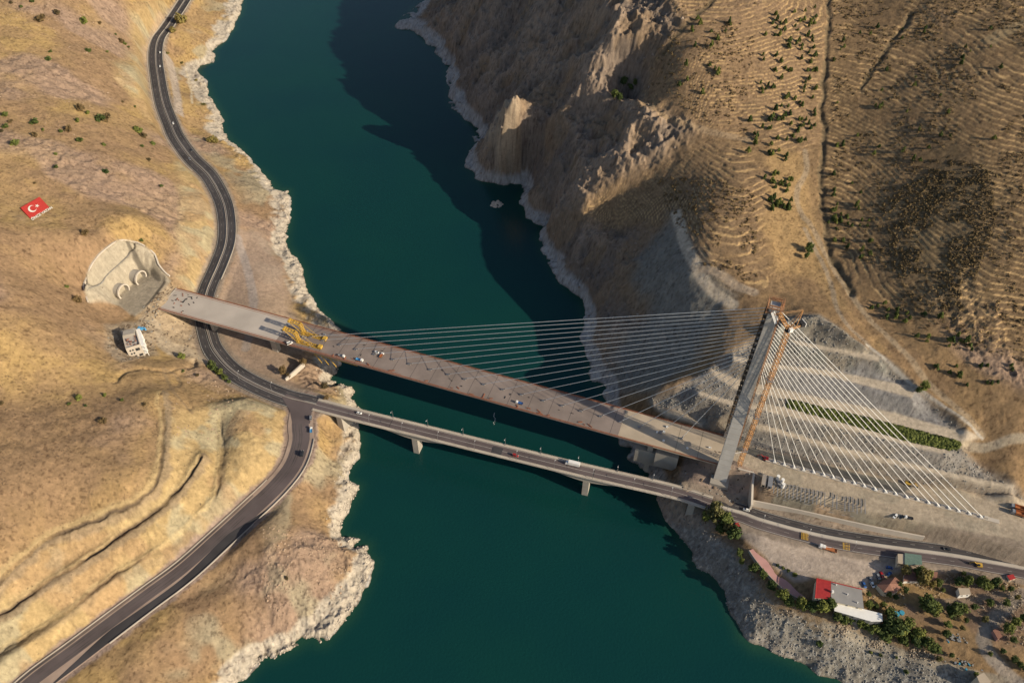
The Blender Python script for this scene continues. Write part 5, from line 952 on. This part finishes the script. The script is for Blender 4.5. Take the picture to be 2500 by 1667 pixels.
house('tiled_house', [(2141.6,1427),(2156,1416),(2185.5,1407.5),(2204,1424),(2196,1438.6),(2182,1448),(2158,1444)], 30.5, 'house with a hexagonal brown tiled roof beside the parked cars', 'house', 'roof_tile', hip=((2172,1425), 3.2))
r, V_ = house('fuel_canopy', [(2209,1349),(2250,1354.5),(2251.6,1377),(2209,1380)], 33.5, 'flat green fuel station canopy at the edge of the road', 'canopy', 'canopy', 'steel', ribs=8, windows=0)
for ch in r.children:
    if ch.name.startswith('wall'): bpy.data.objects.remove(ch)
mb = MB()
for v in V_: q = v.lerp((V_[0]+V_[2])/2, .15); mb.tube((q.x, q.y, 25), (q.x, q.y, 33.3), .3, 6)
lp(mb, 'column', 'white', r, r)
house('fuel_kiosk', [(2192,1351),(2208.6,1352),(2208.6,1376),(2192,1375)], 33.0, 'beige flat roofed kiosk joined to the green fuel canopy', 'kiosk', 'dirt_pale', 'wall_cream')
house('row_house', [(2209,1387),(2253,1391),(2290,1396),(2286,1416),(2206,1418)], 30.0, 'long white walled house with a brown roof half hidden by trees', 'house', 'roof_tile', 'white')
house('white_shed', [(2339,1434.5),(2366.5,1435),(2371,1450),(2343.5,1451.6)], 30.2, 'small white box building with a beige roof among dry grass', 'building', 'dirt_pale', 'white', windows=2)
house('red_hut', [(1795,1277),(1803,1275),(1807,1284),(1799,1288)], 27, 'tiny red roofed hut at the end of the gravel lot above the trees', 'hut', 'roof_red', windows=0)
house('red_roof_shed', [(2458,1404),(2474,1401),(2480,1411),(2466,1416)], 31, 'small shed with a faded red roof beside the road at the right edge', 'shed', 'roof_red', windows=1)
house('brick_shed', [(2424,1538),(2434,1532),(2448,1552),(2437,1560)], 28, 'small pinkish brick shed beside the dirt lane junction', 'shed', 'roof_tile', 'pink_path', windows=0)
house('corner_shed', [(2385,1650),(2402,1640),(2420,1664),(2395,1675)], 24, 'pale roofed shed cut by the bottom edge of the picture', 'shed', 'dirt_pale', windows=0)
p = gp(2187, 1500); m_ = MB(); m_.tube((0,0,0), (0,0,1.6), 2.0, 12); m_.tube((4,1,0), (4,1,1.4), 1.6, 12); o = m_.build('water_tank', 'tank_blue'); o.location = p; tag(o, 'pair of turquoise tanks by the end of the white terrace awning', 'tank')
PPs = smooth_line(cpoly([(1838,1341),(1858,1372),(1888,1406),(1925,1440),(1966,1461)]), 3); z_ = height(PPs[:, 0], PPs[:, 1]); z_ = np.convolve(np.pad(z_, 4, 'edge'), np.ones(9)/9, 'valid')+.6
mb = MB(); slabline(mb, np.column_stack([PPs, z_]), 3.4, -3.4, -3.0, 0); structure('footpath', mb, 'pink_path')
mb = MB(); slabline(mb, np.column_stack([PPs, z_]), -3.4, -3.8, -3, .9); tag(mb.build('terrace_wall', 'concrete'), 'low wall on the lake side of the pink footpath', 'wall')
for i, (px, py, sx_, lb) in enumerate(((2355,1622,9,'heap of blue and white scrap beside the lower dirt lane'),(2340,1560,7,'line of pale junk beside the dirt lane junction'),(2255,1562,5,'blue covered heap under the trees by the dirt lane'))):
    p = gp(px, py); m_ = MB()
    for k in range(28): m_.box((rd.gauss(0, sx_/2), rd.gauss(0, 1.6), .5), (rd.uniform(.6, 1.8), rd.uniform(.5, 1.2), rd.uniform(.5, 1.4)), rd.uniform(0, 3), rd.choice((0, 1, 2, 2, 2)))
    o = m_.build('scrap_heap', ['tank_blue', 'car_grey', 'stone_grey']); o.location = p; tag(o, lb, 'scrap heap')
# ---------------------------------------------------------------- rock islet and boulders
def boulder(mb, c_, r_, rnd, mi=0):
    vs = []; 
    for k, (zf, rf, n_) in enumerate(((-.4, .75, 6), (.15, 1.0, 7), (.6, .62, 5))):
        pass
    P8 = [(1,0,.1),(.6,.75,0),(-.3,.95,.15),(-1,.2,0),(-.65,-.75,.1),(.35,-.95,0),(.45,.2,.75),(-.35,.25,.8),(-.1,-.45,.7)]
    P8 = [Vector(c_)+Vector((x*rnd.uniform(.7,1.2), y_*rnd.uniform(.7,1.2), z*rnd.uniform(.6,1.2)))*r_ for x, y_, z in P8]
    mb.add(P8, [(0,1,6),(1,2,7,6),(2,3,7),(3,4,8,7),(4,5,8),(5,0,6,8),(6,7,8)], mi)
mb = MB(); p = W(1212, 499, 0)
for k in range(46):
    a = rd.uniform(0, 6.28); q = rd.random()**.5; boulder(mb, (p.x+math.cos(a)*q*6.2, p.y+math.sin(a)*q*5.2, -.3+1.6*(1-q)), rd.uniform(1.0, 2.3), rd)
tag(mb.build('rock_islet', 'rock_pale'), 'small pale rock islet standing in the shaded water off the right bank', 'rock')
def scatter(zn, n_, seed): # random points inside a plan polygon
    P = Z[zn] if isinstance(zn, str) else cpoly(zn); rs = np.random.RandomState(seed); out = np.zeros((0, 2))
    while len(out) < n_:
        q = np.column_stack([rs.uniform(P[:, 0].min(), P[:, 0].max(), n_*3), rs.uniform(P[:, 1].min(), P[:, 1].max(), n_*3)]); out = np.vstack([out, q[inside(q[:, 0], q[:, 1], P)]])
    return out[:n_]
mb = MB(); pts = np.vstack([scatter('shoreright', 1900, 1), scatter('slopes', 3600, 2)]); sl_ = np.maximum.reduce([mask(pts[:, 0], pts[:, 1], b, .6) for b in bermP]+[mask(pts[:, 0], pts[:, 1], Z['fine1'], 1)*.8, mask(pts[:, 0], pts[:, 1], Z['hedge'], 1)]); hz = height(pts[:, 0], pts[:, 1])
for (x, y_), m0, z in zip(pts, sl_, hz):
    if m0 < .3 and z > -.3: boulder(mb, (x, y_, z), rd.uniform(.25, .85), rd)
tag(mb.build('loose_rocks', 'stone_grey'), 'loose grey stones strewn over the cut slopes and the right shore', 'stones', kind='stuff')
mb = MB(); i_ = rd.sample(range(0, len(SHL)-1), 70)
for k in range(1500):
    j = rd.randrange(3, len(SHL)-3); f_ = rd.random(); px = SHL[j][0]*(1-f_)+SHL[j+1][0]*f_-abs(rd.gauss(0, 13)); py = SHL[j][1]*(1-f_)+SHL[j+1][1]*f_+rd.gauss(0, 3)
    q = un(px, py, 1.5); mb.v and None
    pts_ = (float(q[0]), float(q[1])); 
    if k == 0: LQ = []
    LQ.append(pts_)
LQ = np.array(LQ); hz = height(LQ[:, 0], LQ[:, 1])
for (x, y_), z in zip(LQ, hz):
    if -.5 < z < 16: boulder(mb, (x, y_, z), rd.uniform(.25, .95), rd)
tag(mb.build('shore_rocks', 'rock_pale'), 'pale broken rocks along the waterline of the left bank', 'rocks', kind='stuff')
for zn_, n_, sd_, rr_, lb_, mt_ in (('gorge', 5200, 31, (.5, 2.3), 'broken rock blocks scattered over the steep right cliff', 'cliff_rock'), ([(0,0),(400,0),(300,260),(180,360),(0,360)], 1300, 32, (.35, 1.3), 'pinkish stones scattered over the upper left hillside', 'hill_stone'), ('knoll', 900, 33, (.3, 1.2), 'stones scattered over the knoll beside the lower road', 'hill_stone'), ([(430,900),(600,940),(640,1000),(560,1080),(430,1060)], 500, 34, (.3, 1.1), 'stones on the cut slope above the road junction', 'hill_stone')):
    pts = scatter(zn_, n_, sd_); pts = pts[fbm(pts[:, 0], pts[:, 1], 28, 3, 400+sd_) > .5]; hz = height(pts[:, 0], pts[:, 1]); mb = MB()
    for (x, y_), z in zip(pts, hz):
        if z > 3: boulder(mb, (x, y_, z-.2), rd.uniform(rr_[0], rr_[1])*rd.random()**.6, rd)
    tag(mb.build('scattered_rocks', mt_), lb_, 'rocks', kind='stuff')
mb = MB(); pts = np.vstack([scatter('siteL', 90, 21), scatter('yardL', 60, 22), scatter([(340,780),(372,735),(415,690),(425,700),(385,770),(350,800)], 70, 23), scatter('pit', 60, 24)]); hz = height(pts[:, 0], pts[:, 1])
for (x, y_), z in zip(pts, hz):
    if rd.random() < .5: boulder(mb, (x, y_, z), rd.uniform(.3, 1.0), rd)
    else: mb.box((x, y_, z+.25), (rd.uniform(.5, 3.2), rd.uniform(.3, .9), rd.uniform(.3, .7)), rd.uniform(0, 3), 1)
tag(mb.build('building_rubble', ['stone_grey', 'dark_soil']), 'rubble and offcuts strewn round the construction ground on both banks', 'rubble', kind='stuff')
# ---------------------------------------------------------------- trees
def crown_mesh(name, mt, rx, rz, cz, nclump, nleaf, leaf, seed, cone=False):
    rs = random.Random(seed); mb = MB(); cl = []
    for k in range(nclump):
        a = rs.uniform(0, 6.28); zf = rs.uniform(-.85, 1); q = (rs.random()**.45)*(1-abs(zf)**2.2*.75 if not cone else (1-(zf+1)/2)*.95+.05)
        cl.append((Vector((rx*.8*q*math.cos(a), rx*.8*q*math.sin(a), cz+rz*.85*zf)), rs.uniform(.22, .42)*rx*(1 if not cone else .7)))
    for c_, r_ in cl:
        for k in range(nleaf):
            d = Vector((rs.gauss(0, 1), rs.gauss(0, 1), rs.gauss(0, 1))); d.normalize(); p_ = c_+d*r_*rs.uniform(.6, 1.1); n_ = (d+Vector((rs.gauss(0, .5), rs.gauss(0, .5), rs.gauss(0, .5)+.3))).normalized()
            x = n_.orthogonal().normalized(); y_ = n_.cross(x); an = rs.uniform(0, 3.14); X_ = (x*math.cos(an)+y_*math.sin(an))*leaf*rs.uniform(.6, 1.3); Y_ = n_.cross(X_).normalized()*leaf*rs.uniform(.5, 1.0)
            mb.add([p_-X_, p_-Y_*.8, p_+X_, p_+Y_], [(0,1,2,3)])
    return mb
def tree_proto(kind, mt, seed):
    r = empty(kind)
    if kind == 'broadleaf_tree': cm = crown_mesh('crown', mt, 3.0, 2.5, 4.0, 30, 34, .42, seed); tk = (.28, 3.2)
    elif kind == 'pine_tree': cm = crown_mesh('crown', mt, 1.9, 1.7, 1.9, 20, 18, .42, seed, True); tk = (.16, 1.8)
    else: cm = crown_mesh('crown', mt, 1.5, 1.0, .95, 14, 20, .32, seed); tk = (.1, .9)
    cm.build('crown', mt, r); t_ = MB(); t_.tube((0,0,-.6), (0,0,tk[1]), tk[0], 6, tk[0]*.55)
    for k in range(4): a = k*1.7; t_.tube((0,0,tk[1]*.6), (math.cos(a)*tk[1]*.35, math.sin(a)*tk[1]*.35, tk[1]*1.15), tk[0]*.45, 4, tk[0]*.2)
    t_.build('trunk', 'bark', r); return r
protos = {}
def plant(kind, mt, p, scl, label, cat, group, var):
    key = (kind, mt, var)
    if key not in protos: o = protos[key] = tree_proto(kind, mt, var*13+hash_s(kind))
    else: o = copy_tree(protos[key])
    o.location = p; o.scale = (scl*rd.uniform(.82, 1.18), scl*rd.uniform(.82, 1.18), scl*rd.uniform(.75, 1.25)); o.rotation_euler = (0, 0, rd.uniform(0, 6.28)); tag(o, label, cat, group)
def hash_s(s_): return sum(ord(ch) for ch in s_)
def treerow(kind, lst, look, where, group, cat='tree', mts=('leaf_dark', 'leaf_mid'), nominal=6.0):
    lst = sorted(lst); Pg = ground([q[0] for q in lst], [q[1]+q[2]*(.25 if kind == 'broadleaf_tree' else .12) for q in lst])
    for i, ((px, py, d_), p) in enumerate(zip(lst, Pg)):
        dist = (p[1]*cp-(p[2]-CZ)*sp); wdt = d_*dist/FPX
        plant(kind, mts[i % len(mts)], tuple(float(v) for v in p), 1.1*wdt/nominal, '%s, %s from the left %s' % (look, ORD[i] if i < 21 else 'number %d' % (i+1), where), cat, group, i % 3)
treerow('broadleaf_tree', [(1741,1257,44),(1765,1272,38),(1788,1306,36),(1722,1268,32),(1776,1290,30),(1756,1290,26)], 'large bushy green tree', 'in the clump below the girder bridge end', 'trees by the girder bridge end', mts=('leaf_mid', 'leaf_olive', 'leaf_dark'))
treerow('broadleaf_tree', [(1802,1350,18),(1808,1372,16),(1836,1390,26),(1858,1402,24),(1882,1428,26),(1905,1455,30),(1925,1468,28),(1950,1476,30),(1975,1480,34),(2000,1488,36),(2018,1472,36)], 'green tree', 'between the pink footpath and the lake', 'trees along the pink footpath')
treerow('broadleaf_tree', [(2039,1510,26),(2056,1513,24),(2074,1512,22),(2092,1520,24),(2109,1524,30),(2126,1533,30),(2142,1543,28),(2169,1530,46),(2158,1553,32),(2188,1545,34),(2204,1526,36),(2200,1559,34),(2226,1563,34),(2238,1546,38),(2258,1572,28),(2277,1583,32)], 'dark green tree', 'below the white terrace awning', 'trees below the terrace awning')
treerow('broadleaf_tree', [(2120,1475,20),(2116,1453,13),(2136,1480,16),(2153,1475,15),(2167,1495,28),(2165,1451,17),(2185,1457,13),(2207,1440,18),(2189,1428,17)], 'small round green tree', 'around the tiled hexagonal house', 'trees around the tiled house')
treerow('broadleaf_tree', [(2204,1398,26),(2238,1394,30),(2244,1414,36),(2260,1405,22),(2287,1424,20),(2270,1428,18)], 'tall leafy tree', 'standing over the brown roofed row house', 'trees over the row house', mts=('leaf_olive', 'leaf_mid'))
treerow('broadleaf_tree', [(2335,1418,24),(2355,1420,26),(2388,1424,28),(2405,1428,24),(2422,1424,24),(2442,1436,14),(2462,1438,14)], 'dark bushy tree', 'between slip road and white box building', 'trees along the slip road')
treerow('broadleaf_tree', [(2248,1482,46),(2272,1486,42),(2320,1494,34),(2344,1484,28),(2376,1480,17),(2412,1470,20),(2452,1472,17),(2308,1526,20),(2306,1547,20)], 'broad dark tree', 'on the yard right of the turquoise tanks', 'trees on the yard')
treerow('broadleaf_tree', [(2456,1535,28),(2475,1519,26),(2494,1511,26),(2445,1591,15),(2472,1608,19),(2486,1622,16),(2498,1634,19)], 'dark tree', 'beside the dirt lane at the lower right edge', 'trees along the dirt lane')
treerow('broadleaf_tree', [(2350,1400,12),(2300,1440,12),(2400,1510,18),(2355,1515,14),(2345,1535,14),(2290,1610,16),(2320,1600,12),(2415,1595,14),(2470,1560,18),(2480,1460,14)], 'small tree', 'among dry grass at the lower right', 'small trees among dry grass', mts=('leaf_olive', 'leaf_mid', 'leaf_dark'))
treerow('shrub', [(1999,1571,16),(2125,1591,10),(2149,1598,11),(2210,1639,11),(2383,1646,15),(2188,1604,8)], 'green bush', 'along the lower dirt path near the gravel shore', 'bushes by the lower path', 'bush', nominal=3.0)
treerow('shrub', [(1898,1379,9),(1912,1386,10),(1924,1393,9),(1940,1402,13)], 'small clipped plant', 'between gravel lot and footpath', 'plants by the gravel lot', 'plant', nominal=3.0)
sh = 'leaf_grey', 'leaf_mid', 'leaf_dark'
treerow('shrub', [(101,48,21),(205,55,21),(141,34,13),(79,4,14),(53,18,9),(296,102,14),(306,108,10),(314,116,7),(218,125,15),(118,146,14),(245,59,9),(123,127,10),(28,8,8),(262,127,8),(283,85,6)], 'olive green bush', 'on the top left hillside', 'bushes on the upper left hillside', 'bush', sh, 3.0)
treerow('shrub', [(198,268,19),(214,277,10),(244,292,26),(261,294,24),(84,300,22),(14,280,19),(27,298,13),(14,311,14),(3,320,12),(189,296,14),(168,318,16),(86,332,13),(196,343,15),(39,350,21),(339,320,22),(352,334,17),(375,352,13),(348,357,11),(105,318,9),(150,322,9)], 'dark green bush', 'on the hillside above the red flag', 'bushes above the hillside flag', 'bush', sh, 3.0)
treerow('shrub', [(137,409,11),(261,421,14),(364,391,10),(396,455,9),(86,448,7),(137,377,9),(255,355,10),(211,571,19),(347,588,9),(300,250,6),(330,262,6)], 'small bush', 'on the slope around the red flag', 'bushes around the hillside flag', 'bush', sh, 3.0)
treerow('shrub', [(445,52,27),(423,77,14),(409,132,10),(445,154,8),(479,196,9),(498,256,10),(520,345,24)], 'yellowish green bush', 'between upper highway and lake', 'bushes between highway and lake', 'bush', ('leaf_olive',), 3.0)
treerow('shrub', [(191,735,20),(165,700,11),(446,871,17),(483,916,10),(447,907,9),(194,972,17),(255,965,12),(354,987,11),(252,1028,17),(298,977,10),(170,985,10),(210,990,8),(4,985,10)], 'green bush', 'on the slope below the tunnel mouths', 'bushes below the tunnel mouths', 'bush', sh, 3.0)
treerow('shrub', [(517,892,18),(526,901,18),(536,910,18),(549,922,16),(560,931,12)], 'bright green roadside bush', 'inside the highway bend below the deck', 'bushes inside the highway bend', 'bush', ('leaf_mid',), 3.0)
treerow('broadleaf_tree', [(692,908,20),(705,918,14),(745,894,22),(795,943,18),(798,972,13),(701,1411,10)], 'thin olive tree', 'on the left bank by the bridges', 'trees on the left bank by the bridges', 'tree', ('leaf_grey',))
treerow('broadleaf_tree', [(1523,205,20),(1538,214,18),(1500,240,20),(1512,246,14),(1550,205,13)], 'dark tree', 'in the shaded hollow of the right cliff', 'trees in the cliff hollow', 'tree', ('leaf_dark',))
treerow('broadleaf_tree', [(2250,945,24),(2240,955,14),(1973,612,22),(1968,630,14)], 'lone dark tree', 'on the lit hillside above the excavated berms', 'lone trees above the berms')
def forest(poly, n_, smin, smax, label, group, seed, mts=('leaf_dark', 'leaf_mid')):
    P = scatter(poly, n_, seed); z = height(P[:, 0], P[:, 1])
    for i, ((x, y_), zz) in enumerate(zip(P, z)): plant('pine_tree', mts[i % len(mts)], (x, y_, float(zz)), 1.25*rd.uniform(smin, smax), label, 'tree', group, i % 3)
forest([(1860,40),(1990,20),(2000,160),(1995,350),(1880,330),(1850,180)], 80, .75, 1.35, 'young dark green pine on the bare strip left of the straight gully', 'young pines left of the straight gully', 11)
forest([(1830,250),(1990,240),(1990,350),(1930,400),(1820,380)], 38, .8, 1.5, 'dark pine in the thicker grove above the ridge track', 'pines above the ridge track', 12)
forest([(1862,430),(1935,430),(1930,520),(1885,520)], 34, .8, 1.3, 'young pine in the square plantation beside the winding track', 'pines of the square plantation', 13)
forest([(2025,420),(2110,450),(2140,640),(2060,640),(2015,540)], 40, .6, 1.2, 'small pine on the slope right of the straight gully foot', 'pines right of the gully foot', 14)
forest([(2030,40),(2450,60),(2480,350),(2250,400),(2030,360)], 42, .6, 1.2, 'scattered dark pine among the planted terraces in the upper right', 'pines on the upper right terraces', 15)
forest([(2050,650),(2250,760),(2480,900),(2480,1000),(2330,960),(2150,800)], 38, .7, 1.3, 'scattered pine on the golden slope above the berms', 'pines on the golden slope', 16)
forest([(1660,30),(1800,60),(1760,250),(1650,220)], 18, .8, 1.5, 'slim pine on the curved terraces near the cliff edge', 'pines on the curved terraces', 17)
def tuft_field(name, polys, label, mt, rr=(.35, 1.1), nl=7, lf=.5):
    mb = MB()
    for poly, n_, seed in polys:
        P = scatter(poly, n_, seed)
        if name != 'planted_hedge': P = P[.5*fbm(P[:, 0], P[:, 1], 14, 2, 200+seed)+.5*fbm(P[:, 0], P[:, 1], 55, 2, 220+seed) > (.5 if name == 'scrub' else .44)]
        z = height(P[:, 0], P[:, 1])
        for (x, y_), zz in zip(P, z):
            r_ = rd.uniform(*rr)
            for k in range(nl):
                d = Vector((rd.gauss(0, 1), rd.gauss(0, 1), abs(rd.gauss(0, .8)))); d.normalize(); c_ = Vector((x, y_, zz))+d*r_; X_ = d.orthogonal().normalized()*lf*r_; Y_ = d.cross(X_).normalized()*lf*r_*.8
                mb.add([c_-X_, c_-Y_, c_+X_, c_+Y_], [(0,1,2,3)])
    return tag(mb.build(name, mt), label, name.replace('_', ' '), kind='stuff')
tuft_field('scrub', [([(2030,0),(2500,0),(2500,880),(2300,850),(2080,700),(2015,450)], 4600, 1), ('brush', 2600, 2), ([(1560,0),(1850,0),(1830,330),(1700,300),(1600,220)], 900, 3), ([(1600,430),(1850,480),(1850,700),(1700,640)], 700, 4)], 'low dark scrub covering the terraced right hillside', 'leaf_grey', (.5, 1.5), 9)
tuft_field('dry_scrub', [([(0,0),(420,0),(330,300),(480,560),(200,900),(0,900)], 5200, 5), ([(0,900),(400,960),(380,1150),(0,1350)], 1500, 6), ('knoll', 700, 7), ('cutB', 900, 17), ([(460,60),(540,80),(510,220),(640,470),(560,480),(440,250)], 500, 18), ([(1100,0),(1600,0),(1560,300),(1500,500),(1300,480),(1180,300)], 1300, 8)], 'low dry tufts dotting the slopes of both banks', 'dark_soil', (.18, .62), 5)
tuft_field('planted_hedge', [('hedge', 1900, 9)], 'dense green strip of young plants along one berm of the cut slope', 'leaf_mid', (.6, 1.5), 12, .5)
tuft_field('dry_grass', [('yard', 900, 11), ([(1900,1490),(2050,1520),(2200,1570),(2300,1600),(2290,1615),(2100,1570),(1950,1520)], 900, 12)], 'tall dry golden grass around the lakeside houses', 'grass_dry' if 'grass_dry' in M else 'dirt_pale', (.4, .9))
# debris that floats
mb = MB()
for k in range(9): mb.box((rd.uniform(-8, 8)*.1, k*1.4, .05), (.3, 1.1, .12), rd.uniform(-.2, .2))
o = mb.build('floating_boom', 'white'); o.location = W(1207, 1035, 0); tag(o, 'thin white line floating on the shadowed water below the new deck', 'float')
bpy.context.view_layer.update()
